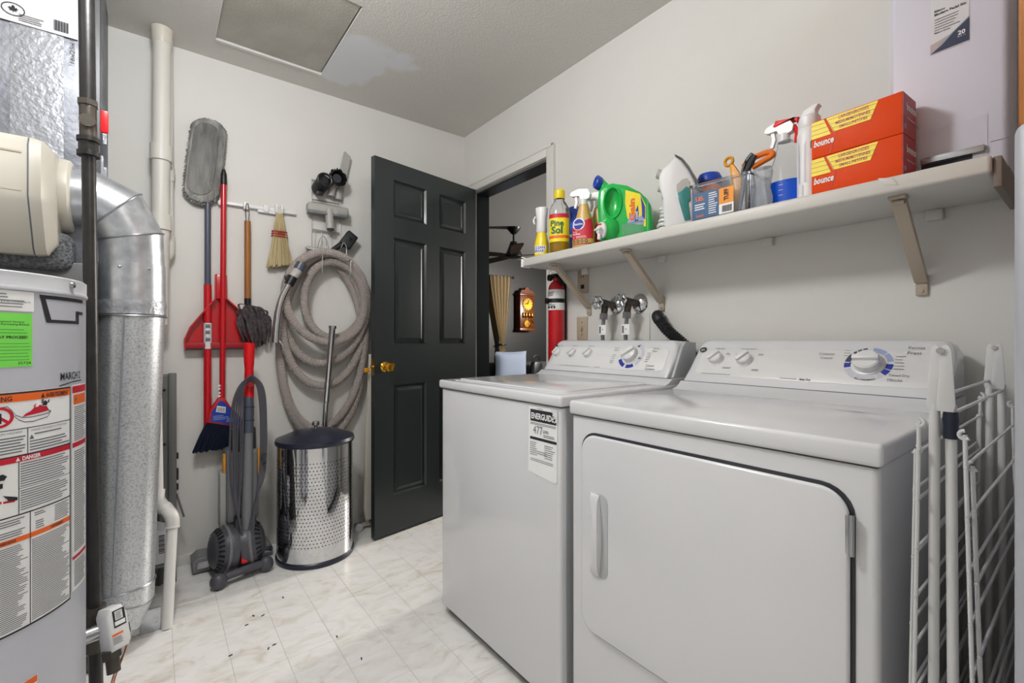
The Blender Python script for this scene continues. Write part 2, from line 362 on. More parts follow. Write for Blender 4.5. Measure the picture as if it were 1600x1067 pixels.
# ------------------------------------------------------------------ door leaf: six raised panels, hung on the jamb
def make_door():
    W, Hh, T = .755, 2.062, .035
    root = bpy.data.objects.new('door_1', None); col.objects.link(root); root['kind'] = 'structure'
    # local: x from hinge (0) to free edge (W), y = thickness, face toward the camera at y = 0 (-y)
    d = MB()
    cols = ((.088, .307), (.406, .636)); rows = ((1.755, 1.962), (1.045, 1.64), (.208, .823))
    xs = [0, .088, .307, .406, .636, W]; zs = [.0, .208, .823, 1.045, 1.64, 1.755, 1.962, Hh]
    for i in range(5):
        for k in range(7):
            hole = i in (1, 3) and k in (1, 3, 5)
            y0, y1 = (.011, T-.011) if hole else (0, T)
            d.box(xs[i], y0, zs[k], xs[i+1], y1, zs[k+1])
    bmesh.ops.remove_doubles(d.bm, verts=d.bm.verts, dist=1e-5)
    leaf = d.build('leaf', 'door_green', root)
    for c in cols:
        for r in rows:
            p = MB()
            for y0, y1, s in ((.011, .0015, 1), (T-.011, T-.0015, -1)):
                w_, h_ = c[1]-c[0], r[1]-r[0]; cx, cz = (c[0]+c[1])/2, (r[0]+r[1])/2
                ring = lambda m_, y: [(cx-w_/2+m_, y, cz-h_/2+m_), (cx+w_/2-m_, y, cz-h_/2+m_), (cx+w_/2-m_, y, cz+h_/2-m_), (cx-w_/2+m_, y, cz+h_/2-m_)]
                a, b = (0, .011) if s > 0 else (T, T-.011)
                p.loft([ring(0, a+s*.001), ring(.010, b), ring(.016, b), ring(.038, a+s*.003)], caps=False)
                p.poly(lambda u_, v_: V((u_, a+s*.003, v_)), [(cx-w_/2+.038, cz-h_/2+.038), (cx+w_/2-.038, cz-h_/2+.038), (cx+w_/2-.038, cz+h_/2-.038), (cx-w_/2+.038, cz+h_/2-.038)])
            bmesh.ops.recalc_face_normals(p.bm, faces=p.bm.faces)
            p.build('panel', 'door_green', root, smooth=20)
    k = MB()
    for s, y in ((-1, 0), (1, T)):
        k.lathe([(.0, 0), (.026, 0), (.028, .004), (.024, .008), (.011, .012), (.010, .03), (.016, .034), (.026, .045), (.028, .056), (.022, .066), (.0, .069)], (W-.062, y, .925), (0, s, 0), 28)
    kn = k.build('knob', 'brass', root); kn['label'] = 'round polished brass door knob'
    MB().box(W-.002, .008, .88, W+.0012, .027, .97).cyl((W, .0175, .925), (W+.012, .0175, .925), .008).build('latch_plate', 'brass', root)
    for z in (.25, 1.0, 1.8): MB().cyl((-.004, -.004, z-.045), (-.004, -.004, z+.045), .006, n=12).box(-.003, .0, z-.045, .0, .03, z+.045).build('hinge', 'steel', root)
    root.location = (1.659, 2.588, .012)
    ang = math.atan2(2.44-2.588, .93-1.672); root.rotation_euler = (0, 0, ang+0)
    return root
door = make_door()
# after rotation by ~191 deg local -y faces +y world; flip so that the panelled face pair is symmetric (both faces carry panels and knobs)

# ================================================================== LAMPS (fixtures on the ceiling, out of frame)
def lamp(name, label, x, y, r, watts, rise=.09):
    t = Thing(name, label, 'lamp', (x, y, ZC-rise))
    t.p('base_ring', MB().lathe([(0, 0), (r+.02, 0), (r+.02, -.02), (r, -.03), (0, -.03)], (x, y, ZC)), 'white')
    t.p('diffuser', MB().lathe([(r, -.03), (r*.96, -.055), (r*.7, -.08), (r*.3, -.09), (0, -.092)], (x, y, ZC)), 'lampglow')
    L = bpy.data.lights.new('lamp_light', 'POINT'); L.energy = watts; L.color = (.985, .99, 1.0); L.shadow_soft_size = .11
    lo = bpy.data.objects.new('lamp_light', L); col.objects.link(lo); lo.parent = t.o; lo.location = (0, 0, -.13)
    return t
lamp('ceiling_lamp', 'round frosted ceiling lamp over the open floor', 0.02, 1.2, .16, LAMP3_W)
lamp('ceiling_lamp', 'round frosted fill lamp added on the ceiling at the rear end of the room', .55, -.55, .19, LAMP2_W)  # unseen fill lamp, added to brighten what faces the camera

# ================================================================== THE DARK ROOM BEYOND THE DOOR
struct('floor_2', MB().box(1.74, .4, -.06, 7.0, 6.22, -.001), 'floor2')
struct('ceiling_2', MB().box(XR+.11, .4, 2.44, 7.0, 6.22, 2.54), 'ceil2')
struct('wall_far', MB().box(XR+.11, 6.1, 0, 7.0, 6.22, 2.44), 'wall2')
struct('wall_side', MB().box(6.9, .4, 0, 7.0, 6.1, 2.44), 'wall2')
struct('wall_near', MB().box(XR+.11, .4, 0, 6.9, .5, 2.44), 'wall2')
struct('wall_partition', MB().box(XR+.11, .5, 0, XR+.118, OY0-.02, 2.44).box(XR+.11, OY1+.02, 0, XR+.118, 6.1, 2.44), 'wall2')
# added lamp, kept out of view, that lights the dark room
t = Thing('added_lamp', 'tall lamp added out of sight to light the dark room', 'lamp', (5.9, 2.6, 0))
t.p('base', MB().lathe([(0, 0), (.15, 0), (.15, .02), (.03, .035), (0, .035)], (5.9, 2.6, 0)), 'black')
t.p('pole', MB().cyl((5.9, 2.6, .03), (5.9, 2.6, 1.5), .012, n=12), 'black')
t.p('lamp_shade', MB().lathe([(.12, 1.75), (.19, 1.5), (.188, 1.5), (.118, 1.75)], (5.9, 2.6, 0)), 'curtain')
L = bpy.data.lights.new('bulb_light', 'POINT'); L.energy = ROOM2_W; L.color = (1, .93, .85); L.shadow_soft_size = .08
lo = bpy.data.objects.new('bulb_light', L); col.objects.link(lo); lo.parent = t.o; lo.location = (0, 0, 1.86)
# ceiling fan
f = Thing('ceiling_fan', 'black ceiling fan hanging in the dark room', 'fan', (3.41, 4.39, 2.44)); fx, fy = 3.41, 4.39
f.p('canopy', MB().lathe([(0, 2.44), (.083, 2.44), (.08, 2.425), (.035, 2.37), (.02, 2.36), (0, 2.36)], (fx, fy, 0)), 'black')
f.p('downrod', MB().cyl((fx, fy, 2.25), (fx, fy, 2.37), .013), 'black')
f.p('motor_housing', MB().lathe([(0, 2.27), (.04, 2.27), (.085, 2.15), (.10, 2.125), (.10, 2.09), (.06, 2.07), (0, 2.07)], (fx, fy, 0)), 'black')
for k in range(5):
    a = R(20+72*k); u = V((math.cos(a), math.sin(a), 0)); v = V((-math.sin(a), math.cos(a), .18)).normalized()
    f.p('blade', MB().prism([(.09, -.03), (.18, -.055), (.66, -.07), (.68, -.05), (.68, .05), (.66, .07), (.18, .055), (.09, .03)], (fx, fy, 2.10), u, v, u.cross(v)*.008), 'black')
# curtain, rod
def curtain_pts(z):
    # outline of the gathered cloth: wide at the rod, narrow at the tie, flaring under it
    k = max(0, (2.10-z)/1.08)
    if z > 1.02: x0, x1 = 4.20+.20*k**1.3, 4.60-.13*k**1.3
    else: q = (1.02-z)/.5; x0, x1 = 4.40-.05*q, 4.47+.06*q
    return x0, x1
def curt(u, v):
    z = 2.12-1.62*v; x0, x1 = curtain_pts(z); am = .035*(1-.6*min(1, (2.12-z)/1.1))
    return (x0+(x1-x0)*u, 6.0+am*math.sin(u*2*math.pi*5.5), z)
cu = Thing('curtain', 'beige gathered curtain tied back on the dark wall', 'curtain', (4.42, 6.0, .5))
mb = MB().grid(curt, 66, 30); g2 = mb.bm; bmesh.ops.solidify(g2, geom=g2.faces[:], thickness=.004)
cu.p('drape', mb, 'curtain'); cu.p('tie', MB().box(4.385, 5.955, 1.005, 4.485, 6.045, 1.03, .008), 'black')
rd = Thing('curtain_rod', 'black curtain rod fixed to the dark wall', 'rod', (4.4, 6.0, 2.1))
rd.p('rod', MB().cyl((4.14, 6.03, 2.12), (4.66, 6.03, 2.12), .011).ell((4.13, 6.03, 2.12), .022).ell((4.67, 6.03, 2.12), .022), 'black')
rd.p('bracket', MB().box(4.15, 6.03, 2.10, 4.17, 6.1, 2.14).box(4.63, 6.03, 2.10, 4.65, 6.1, 2.14), 'black')
# wall clock
cx, cz = 4.925, 1.58
ck = Thing('wall_clock', 'wooden pendulum wall clock with gilt dial on the dark wall', 'clock', (cx, 6.1, 1.24))
ck.p('case', MB().box(cx-.15, 5.97, 1.29, cx+.15, 6.1, 1.86, .006).box(cx-.165, 5.955, 1.24, cx+.165, 6.1, 1.29, .01).box(cx-.165, 5.955, 1.83, cx+.165, 6.1, 1.87, .01), 'clockwood')
ck.p('crest', MB().prism([(-.15, 0), (.15, 0), (.12, .05), (.05, .06), (.03, .10), (-.03, .10), (-.05, .06), (-.12, .05)], (cx, 5.97, 1.87), (1, 0, 0), (0, 0, 1), (0, .06, 0)), 'clockwood')
dl = ck.p('dial', MB().cyl((cx, 5.968, 1.69), (cx, 5.955, 1.69), .105, .10, n=36), 'brass')
hd = MB().obox((cx-.02, 5.952, 1.70), (.032, 0, .012), (0, .002, 0), (-.003, 0, .006)).obox((cx+.01, 5.952, 1.72), (.012, 0, .04), (0, .002, 0), (.004, 0, -.001))
ck.p('hands', hd, 'ink', dl)
nb = MB()
for k in range(12):
    a = R(30*k); nb.obox((cx+.085*math.sin(a), 5.9535, 1.69+.085*math.cos(a)), (.004*math.cos(a), 0, -.004*math.sin(a)), (0, .001, 0), (.012*math.sin(a), 0, .012*math.cos(a)))
ck.p('hour_marks', nb, 'ink', dl)
for dx in (-.09, -.03, .03, .09): ck.p('weight', MB().cyl((cx+dx, 5.955, 1.46), (cx+dx, 5.955, 1.545), .016, n=16, bev=.003), 'brass')
pn = ck.p('pendulum', MB().cyl((cx-.02, 5.962, 1.36), (cx-.02, 5.952, 1.36), .055, n=28).box(cx-.024, 5.955, 1.36, cx-.016, 5.962, 1.55), 'brass')
ck.p('pendulum_ring', MB().tube([(cx+.06+.055*math.cos(R(a)), 5.955, 1.37+.05*math.sin(R(a))) for a in range(0, 360, 15)], .006, 6, True), 'brass')
# sofa, cushion, bag
sf = Thing('sofa', 'dark grey sofa standing against the far dark wall', 'sofa', (4.2, 5.4, 0))
sf.p('base', MB().box(3.2, 4.95, .08, 5.3, 5.85, .30, .02), 'sofa'); sf.p('seat_cushion', MB().box(3.4, 4.92, .30, 5.1, 5.6, .46, .05, 3), 'sofa')
sf.p('backrest', MB().box(3.4, 5.6, .30, 5.1, 5.85, .74, .06, 3), 'sofa')
for x in (3.2, 5.1): sf.p('arm', MB().box(x, 4.95, .30, x+.2, 5.85, .6, .05, 3), 'sofa')
for x in (3.28, 5.22):
    for y in (5.0, 5.8): sf.p('leg', MB().cyl((x, y, 0), (x, y, .085), .02, .025, n=12), 'black')
def pillow(cx, cy, cz, w_, h_, t_):
    mb = MB()
    def fn(s):
        def q(u, v):
            a, b = u*2-1, v*2-1; e = (1-a**4)*(1-b**4)
            return (cx+w_/2*a*(1-.05*(1-abs(b)**2)), cy+s*t_/2*max(e, 0)**.6, cz+h_/2*b*(1-.06*(1-abs(a)**2)))
        return q
    mb.grid(fn(1), 16, 16).grid(fn(-1), 16, 16); bmesh.ops.remove_doubles(mb.bm, verts=mb.bm.verts, dist=1e-4); bmesh.ops.recalc_face_normals(mb.bm, faces=mb.bm.faces); return mb
solo('cushion', pillow(4.22, 5.50, .69, .60, .46, .17), 'fabricblue', 'pale blue-grey cushion leaning on the sofa in the dark room', 'cushion', loc=(4.22, 5.5, .46))
bg = Thing('handbag', 'small black bag standing beside the pale cushion', 'bag', (4.68, 5.42, .46))
bg.p('body', MB().prism([(-.1, 0), (.1, 0), (.085, .25), (.06, .29), (-.06, .29), (-.085, .25)], (4.66, 5.38, .462), (1, 0, 0), (0, 0, 1), (0, .1, 0), .012), 'black')
bg.p('strap', MB().tube(smoothpath([(4.59, 5.43, .74), (4.60, 5.43, .82), (4.66, 5.43, .85), (4.72, 5.43, .82), (4.73, 5.43, .74)]), .008, 8), 'black')
# ================================================================== LEFT: HEATER, FURNACE, DUCTS
HX, HY, HR = -.381, 1.45, .25
def hcyl(dr):
    def f(a, z):   # a in degrees round the tank
        return (HX+(HR+dr)*math.cos(R(a)), HY+(HR+dr)*math.sin(R(a)), z)
    return f
wh = Thing('water_heater', 'grey cylindrical water heater covered with warning labels', 'water heater', (HX, HY, 0))
wh.p('tank', MB().lathe([(0, .02), (HR-.02, .02), (HR, .03), (HR, 1.18), (0, 1.18)], (HX, HY, 0), n=96), 'heater')
wh.p('lid', MB().lathe([(0, 1.176), (HR+.003, 1.176), (HR+.0035, 1.180), (HR+.002, 1.184), (HR+.0015, 1.185), (HR+.0015, 1.210), (HR-.002, 1.2125), (HR-.03, 1.212), (0, 1.218)], (HX, HY, 0), n=96), 'heaterrim')
wh.p('screw', MB().lathe([(0, 0), (.007, 0), (.006, .004), (0, .006)], hcyl(.003)(-20.5, 1.199), (math.cos(R(-20)), math.sin(R(-20)), 0), 12), 'steel')
for k in range(3):
    a = R(30+120*k); wh.p('foot', MB().cyl((HX+.2*math.cos(a), HY+.2*math.sin(a), 0), (HX+.2*math.cos(a), HY+.2*math.sin(a), .03), .02, n=14), 'heater')
wh.p('vent_pipe', MB().cyl((HX-.02, HY+.02, 1.22), (HX-.02, HY+.02, 1.40), .05, n=28).cyl((HX-.02, HY+.02, 1.40), (HX-.02, HY+.02, 2.47), .05, n=28), 'galv')
for dy in (-.12,): wh.p('water_pipe', MB().cyl((HX-.1, HY+dy, 1.21), (HX-.1, HY+dy, 2.46), .011, n=14), 'copper')
E1, E2, E3 = hcyl(.0008), hcyl(.0014), hcyl(.002)
A0, A1 = -75, -20.8     # big label, left and right edges
lb = wh.p('warning_label', MB().rect(E1, A0, .527, A1, .983, 40), 'paper', label='large bilingual warning label')
p = MB()
for z0, z1 in ((.527, .5305), (.9785, .982), (.8595, .862), (.747, .7495)): p.rect(E2, A0, z0, A1-.3, z1, 30)
p.rect(E2, A1-.8, .527, A1-.3, .982, 1).rect(E2, -43.3, .862, -43.0, .912, 1).rect(E2, A0, .9105, A1-.8, .912, 30).rect(E2, -46.6, .75, -46.3, .85).rect(E2, -46.3, .797, A1-.8, .798, 14)
p.rect(E2, -42.3, .53, -42.0, .7475)
wh.p('border', p, 'ink', lb)
wh.p('warning_band', MB().rect(E2, A0, .964, A1-.8, .9785, 30), 'orangeink', lb); wh.p('warning_band', MB().rect(E2, A0, .697, A1-.8, .7065, 30), 'orangeink', lb)
wh.p('danger_band', MB().rect(E2, A0, .8485, A1-.8, .8595, 30), 'redink', lb)
hr = 57.3/HR   # degrees per metre of arc
def ht(mb, t, a, z, h, w=None, align='l', bold=0, e=E3): 
    return mb.text(t, lambda u, v: e(a+u*hr, v), 0, z, h, w, align, bold)
p = MB(); ht(p, 'WARNING', -48.9, .9665, .0088, .055, 'r', .02); ht(p, 'AVERTISSEMENT', -35.6, .9665, .0085, .055, 'l', .02)
p.poly(E3, [(-37.8, .9665), (-36.2, .9665), (-37.0, .9755)]); 
ht(p, 'WARNING', -47.6, .6995, .005, .03, 'r', .02); ht(p, 'AVERTISSEMENT', -33.2, .6995, .005, .03, 'l', .02)
wh.p('lettering', p, 'ink', lb)
p = MB(); ht(p, 'DANGER', -45.3, .8505, .0075, .032, 'l', .03); p.poly(E3, [(-47.7, .8505), (-46.1, .8505), (-46.9, .858)])
wh.p('danger_lettering', p, 'paper', lb)
# fine print
p = MB()
def fp(a0, z0, a1, z1, pitch, nx=3, ragged=.3): p.lines(E2, a0, z0, a1, z1, pitch, .42, nx, ragged)
ht(p, 'EXPLOSION HAZARD', -45.2, .9035, .0042, None, 'r', 0, E2); ht(p, "DANGER D'INCENDIE OU D'EXPLOSION", -41.8, .9035, .0036, .078, 'l', 0, E2)
fp(-60, .864, -43.8, .901, .0056, 4, .15); fp(-40.5, .892, -22, .902, .0056, 4, .3); fp(-42.4, .864, -22, .8885, .0056, 4, .25)
p.poly(E2, [(-42.6, .8885), (-40.6, .8885), (-41.6, .897)])
fp(-45.9, .752, -22.3, .796, .0045, 5); fp(-45.9, .80, -22.3, .8475, .0047, 5)
fp(-55, .73, -43.4, .745, .0045, 3); fp(-55, .709, -43.4, .724, .0045, 3); fp(-40.5, .733, -32, .745, .0042, 2, .6); fp(-31, .709, -22.3, .745, .0038, 2, .2); fp(-40, .709, -36, .728, .0044, 2, .2)
fp(-58, .533, -42.8, .694, .0037, 4); fp(-41.5, .533, -21.9, .694, .0037, 4)
wh.p('fine_print', p, 'inkgrey', lb)
# pictograms
p = MB().poly(E2, [(-45.2, .9335), (-44, .939), (-42, .943), (-40.3, .950), (-39.2, .949), (-38.2, .953), (-36.6, .949), (-35.2, .949), (-34, .940), (-36, .938), (-39, .9365)])
p.poly(E2, [(-41, .951), (-39.6, .9575), (-40.2, .950)])
wh.p('flame_pictogram', p, 'redink', lb); p = MB()
ring = [(-53.2+5*math.cos(R(a)), .937+.0195*math.sin(R(a))) for a in range(0, 361, 12)]; rin = [(-53.2+3.7*math.cos(R(a)), .937+.0145*math.sin(R(a))) for a in range(0, 361, 12)]
for i in range(30): p.poly(E2, [ring[i], ring[i+1], rin[i+1], rin[i]])
p.poly(E2, [(-50.5, .9245), (-49.6, .928), (-55.5, .9495), (-56.3, .946)])
wh.p('prohibition_pictogram', p, 'redink', lb); p = MB()
p.poly(E2, [(-56, .787), (-46.9, .782), (-48, .775), (-56, .779)])
wh.p('floor_pictogram', p, 'redink', lb)
p = MB()
for pts in ([(-37.2, .9505), (-35.2, .9505), (-34.8, .9555), (-35.8, .9605), (-36.8, .958)], [(-37.6, .956), (-37.1, .9555), (-36.6, .9625), (-37.1, .964)], [(-34.9, .9555), (-34.3, .9545), (-33.9, .9605), (-34.4, .9615)], [(-54.5, .926), (-52.4, .926), (-52.4, .945), (-54.5, .945)], [(-56, .822), (-51.5, .820), (-50.6, .8265), (-52, .832), (-56, .829)], [(-56, .806), (-52, .806), (-52, .815), (-56, .815)], [(-52, .792), (-47, .783), (-47, .777), (-50, .780)]): p.poly(E3, pts)
def wl(pts, th=.0007):
    for (a, b), (c, d) in zip(pts, pts[1:]): p.poly(E2, [(a, b-th), (c, d-th), (c, d+th), (a, b+th)])
wl([(-53, .9555), (-50.5, .9565), (-49, .949), (-47.6, .9385), (-45.2, .9325), (-42, .931), (-38, .932), (-34.5, .934), (-33, .9375), (-34.5, .9395)])
wl([(-49.5, .9475), (-48.3, .938), (-46.5, .929), (-44.5, .9235), (-41, .922), (-37, .925), (-34.7, .9265), (-33, .9375)])
wh.p('pictogram_black', p, 'ink', lb)
# narrow side label
l2 = wh.p('side_label', MB().rect(E1, -19.7, .537, -3, .984, 14), 'paper', label='narrow instruction label with red and orange bands')
for z0, z1 in ((.966, .981), (.848, .858), (.605, .612)): wh.p('red_band', MB().rect(E2, -19.4, z0, -3.2, z1, 12), 'redink', l2)
wh.p('orange_band', MB().rect(E2, -18.6, .941, -4, .962, 12), 'orangeink', l2)
p = MB(); p.lines(E2, -18, .862, -4, .938, .0042, .45, 6, .2); p.lines(E2, -18, .62, -4, .842, .0047, .45, 6, .2); p.lines(E2, -18, .545, -4, .602, .0047, .45, 6, .2)
p.poly(E3, [(-18, .949), (-15.5, .949), (-16.7, .959)]); wh.p('fine_print', p, 'inkgrey', l2)
# green and white stickers, black outline mark, marker writing
g = wh.p('permit_sticker', MB().rect(E1, -72, 1.030, -41.3, 1.132, 20), 'limegreen', label='bright green permit sticker')
p = MB(); ht(p, 'YOU MAY PROCEED', -43.2, 1.084, .0048, .07, 'r', .03, E2); ht(p, '35724', -42.0, 1.0345, .005, .021, 'r', 0, E2); ht(p, 'Planning and Permitting Branch', -42.6, 1.109, .0032, .075, 'r', .01, E2); ht(p, 'Development Services', -44.5, 1.114, .0032, .05, 'r', .01, E2)
wh.p('lettering', p, 'ink', g)
p = MB(); p.lines(E2, -66, 1.042, -42, 1.080, .0062, .12, 10, .05); p.lines(E2, -66, 1.088, -42.4, 1.106, .006, .15, 10, .1); wh.p('rules', p, 'darkgreen', g)
wsk = wh.p('service_sticker', MB().prism([(0, 0)], (0, 0, 0), (1, 0, 0), (0, 0, 1), (0, 1, 0)) if False else MB().rect(E1, -72, 1.136, -40.6, 1.174, 20), 'paper', label='white service sticker with handwriting')
p = MB(); p.lines(E2, -66, 1.139, -42.5, 1.172, .0058, .3, 8, .4); ht(p, 'g & Air Conditioning Ltd', -42.2, 1.1525, .003, .045, 'r', .01, E2); wh.p('lettering', p, 'inkgrey', wsk)
p = MB()
for pts in ([(-38.0, 1.171), (-8, 1.171), (-8, 1.1635), (-37.0, 1.1635)], [(-38.2, 1.171), (-36.0, 1.171), (-32.6, 1.122), (-35, 1.116)], [(-34.8, 1.116), (-13, 1.116), (-13, 1.1225), (-33.8, 1.1225)], [(-16, 1.120), (-13, 1.120), (-13, 1.144), (-16, 1.144)], [(-13.5, 1.137), (-8, 1.137), (-8, 1.1435), (-13.5, 1.1435)]):
    a0, a1 = min(q[0] for q in pts), max(q[0] for q in pts)
    if a1-a0 > 8 and len(pts) == 4 and abs(pts[0][1]-pts[1][1]) < 1e-6:
        p.rect(E1, a0, min(q[1] for q in pts), a1, max(q[1] for q in pts), 12)
    else: p.poly(E1, pts)
wh.p('arrow_mark', p, 'ink', label='black arrow outline printed on the tank')
p = MB(); ht(p, 'MARCH 2', -27.5, .997, .0155, .07, 'l', .01, E1)
for a0, z0, a1, z1 in ((-28.3, .9845, -24, .987), (-24, .987, -19, .990), (-19, .990, -10, .9905)): p.poly(E1, [(a0, z0), (a1, z1), (a1, z1+.0022), (a0, z0+.0022)])
wh.p('marker_writing', p, 'ink', label='handwritten date in black marker')
p = MB().rect(E1, -60, .30, -39, .424, 8); sl = wh.p('lower_label', p, 'paper')
wh.p('orange_band', MB().rect(E2, -60, .410, -39.3, .4225, 8), 'orangeink', sl)
p = MB(); p.lines(E2, -58, .305, -41, .408, .005, .4, 4); wh.p('fine_print', p, 'inkgrey', sl)
# gas control valve on the tank's right flank
c = V((-.086, 1.545, .35)); n = V((.5, -.8, .25)).normalized(); u = V((.848, .53, 0)).normalized()*.72; up = (n.cross(u)*-1).normalized()
if up.z < 0: up = -up
gv = MB(); pr = rrect(.062, .105, .014)
gv.prism([(-.031, -.05), (.022, -.05), (.031, -.038), (.031, .03), (.018, .052), (-.02, .052), (-.031, .036)], c-n*.03, u, up, n*.055, .009, 3)
gp = wh.p('gas_valve', gv, 'white', label='white gas control valve box')
Pf = plane(c+n*.025, u, up, .0008)
un = u.copy()
Pf0 = plane(c+n*.025, u, up, .0008 if u.cross(up).dot(n) > 0 else -.0008); Pf = lambda a, b: Pf0(a*.72, b)
gl = MB().rect(Pf, -.017, .004, .02, .045); wh.p('dial_plate', gl, 'ink', gp)
Pg = lambda a, b: V(Pf(a, b))+n*.0005
p = MB().rect(Pg, -.014, .008, .017, .018).rect(Pg, -.011, .021, .012, .042); wh.p('dial_face', p, 'paper', gp)
Pg2 = lambda a, b: V(Pf(a, b))+n*.001
p = MB(); p.lines(Pg2, -.009, .022, .011, .041, .003, .45, 1); p.lines(Pf, -.026, -.034, .004, -.016, .0035, .4, 1, .2); wh.p('fine_print', p, 'inkgrey', gp)
wh.p('warning_stripe', MB().rect(Pf, -.027, -.014, .006, -.009), 'orangeink', gp)
wh.p('valve_stub', MB().cyl(c-n*.03, c-n*.03+V((-.13, -.04, 0)), .02, n=16), 'steel')
wh.p('valve_knob', MB().obox(c+u*.033+up*-.012, u*.006, up*.012, n*.014, .003), 'black')
wh.p('union_nut', MB().cyl(c-up*.045-u*.018, c-up*.066-u*.018, .021, n=6).cyl(c-up*.066-u*.018, c-up*.10-u*.02, .014, n=16), 'gasfit')
q = c+u*.032-up*.02
wh.p('thermopile_wire', MB().tube(smoothpath([q, q+V((.004, 0, -.02)), q+V((-.002, -.01, -.05)), q+V((-.022, -.03, -.09)), q+V((-.03, -.05, -.13))]), .0022, 6).tube(smoothpath([q+V((.003, 0, 0)), q+V((.003, -.01, -.03)), q+V((-.006, -.02, -.06)), q+V((-.02, -.03, -.10)), q+V((-.026, -.05, -.13))]), .0018, 6), 'copper')
wh.p('wire_plug', MB().cyl(q+V((-.03, -.05, -.155)), q+V((-.03, -.05, -.125)), .016, n=18), 'black')
wh.p('wire_tag', MB().obox(q+V((-.062, -.07, -.11)), (.007, -.004, .02), (0, .0006, 0), (.01, .0, -.006)), 'paper2')

# black iron gas pipe from ceiling to the valve
gx, gy = -.125, 1.62
gp = Thing('gas_pipe', 'black iron gas pipe running from ceiling to floor beside the water heater', 'pipe', (gx, gy, 0))
def gpt(z): return V((-.150+.0105*(2.48-z), 1.62, z))
# (the pipe leans a little)
gp.p('upper_pipe', MB().cyl(gpt(1.66), gpt(2.47), .0165, n=20), 'iron_pipe')
gp.p('lower_pipe', MB().cyl(gpt(.36), gpt(1.59), .0145, n=20), 'iron_pipe')
gp.p('union', MB().cyl(gpt(1.595), gpt(1.606), .0235, n=20).cyl(gpt(1.558), gpt(1.570), .0235, n=20).cyl(gpt(1.565), gpt(1.60), .020, n=8), 'iron_pipe')
gp.p('shutoff_valve', MB().cyl(gpt(1.60), gpt(1.69), .0175, n=20).cyl(gpt(1.688), gpt(1.702), .022, n=6).cyl(gpt(1.645)+V((0, -.022, 0)), gpt(1.645)+V((0, .012, 0)), .0165, n=20), 'gasfit')
gp.p('drip_tee', MB().cyl(gpt(.385), gpt(.37), .023, n=24).cyl(gpt(.372), gpt(.27), .021, n=24), 'gasfit')
gp.p('drip_leg', MB().cyl(gpt(.275), gpt(.012), .0145, n=20).cyl(gpt(.04), gpt(0), .019, n=20), 'iron_pipe')
h0 = gpt(1.655)+V((.028, .0, 0))
gp.p('valve_handle', MB().box(h0.x-.004, h0.y-.006, h0.z-.028, h0.x+.012, h0.y+.006, h0.z+.03, .003), 'brightred', label='red lever of the shut-off valve')

# furnace: dark cabinet, foil plenum above
fu = Thing('furnace', 'dark grey furnace cabinet with foil wrapped plenum behind the water heater', 'furnace', (-.5, 2.3, 0))
fu.p('cabinet', MB().box(-.95, 2.02, 0, -.158, 2.60, 1.33, .006), 'furnace')
fu.p('access_panel', MB().box(-.93, 2.006, .06, -.19, 2.02, .62, .004).box(-.93, 2.006, .66, -.19, 2.02, 1.25, .004), 'furnace')
fu.p('corner_flange', MB().box(-.176, 2.0, .02, -.152, 2.016, 1.32, .002), 'greymetal')
fu.p('insulation', MB().box(-.95, 1.99, 1.30, -.21, 2.3, 1.42, .03, 3), 'fuzz')
pl = fu.p('plenum', MB().box(-.95, 2.08, 1.33, -.165, 2.62, ZC-.002, .01), 'foil', label='foil faced insulated plenum')
fu.p('plenum_edge', MB().box(-.176, 2.06, 1.50, -.150, 2.085, ZC-.002, .002), 'furnace', pl)
def pf(e): return plane((0, 2.08, 0), (1, 0, 0), (0, 0, 1), e)
fu.p('seam_tape', MB().grid(lambda a, b: (-.36+.12*a, 2.077-.002*math.sin(a*3.14), 1.36+1.1*b), 2, 8), 'foiltape', pl)
st = MB().poly(pf(.008), [(-.80, 2.20), (-.205, 2.20), (-.205, 2.068), (-.80, 2.064)]); sk = fu.p('sticker', st, 'paper2', pl)
p = MB()
for i in range(16):
    x = -.262+i*.0022; p.rect(pf(.010), x, 2.078, x+.0011*(1+(i*7 % 3)*.4), 2.112)
p.lines(pf(.010), -.34, 2.075, -.28, 2.10, .006, .3, 1, .3); fu.p('barcode', p, 'ink', sk)
p = MB()   # vertical filter size print and oval maple leaf stamp
p.text('16x25x1', lambda a, b: pf(.010)(-.213-b, 1.985+a), 0, 0, .012, .075)
fu.p('filter_size_print', p, 'ink', pl); p = MB()
o0 = V((-.352, 2.105)); 
for i in range(28):
    a, b = R(i*360/28), R((i+1)*360/28); p.poly(pf(.010), [(o0.x+.026*math.cos(a), o0.y+.02*math.sin(a)), (o0.x+.026*math.cos(b), o0.y+.02*math.sin(b)), (o0.x+.0235*math.cos(b), o0.y+.0175*math.sin(b)), (o0.x+.0235*math.cos(a), o0.y+.0175*math.sin(a))])
leaf = [(0, -.02), (.002, -.008), (.014, -.01), (.011, -.004), (.02, .004), (.014, .005), (.014, .011), (.007, .006), (.006, .014), (0, .021)]
leaf += [(-x, y) for x, y in leaf[::-1][1:]]
p.poly(pf(.010), [(o0.x+a*.6, o0.y+b*.6) for a, b in leaf])
fu.p('stamp', p, 'ink', pl)
fu.p('foil_flap', MB().grid(lambda a, b: (-.165+.03*a, 2.09-.012*math.sin(7*b+3*a), 1.60+.22*b), 3, 6), 'foiltape')

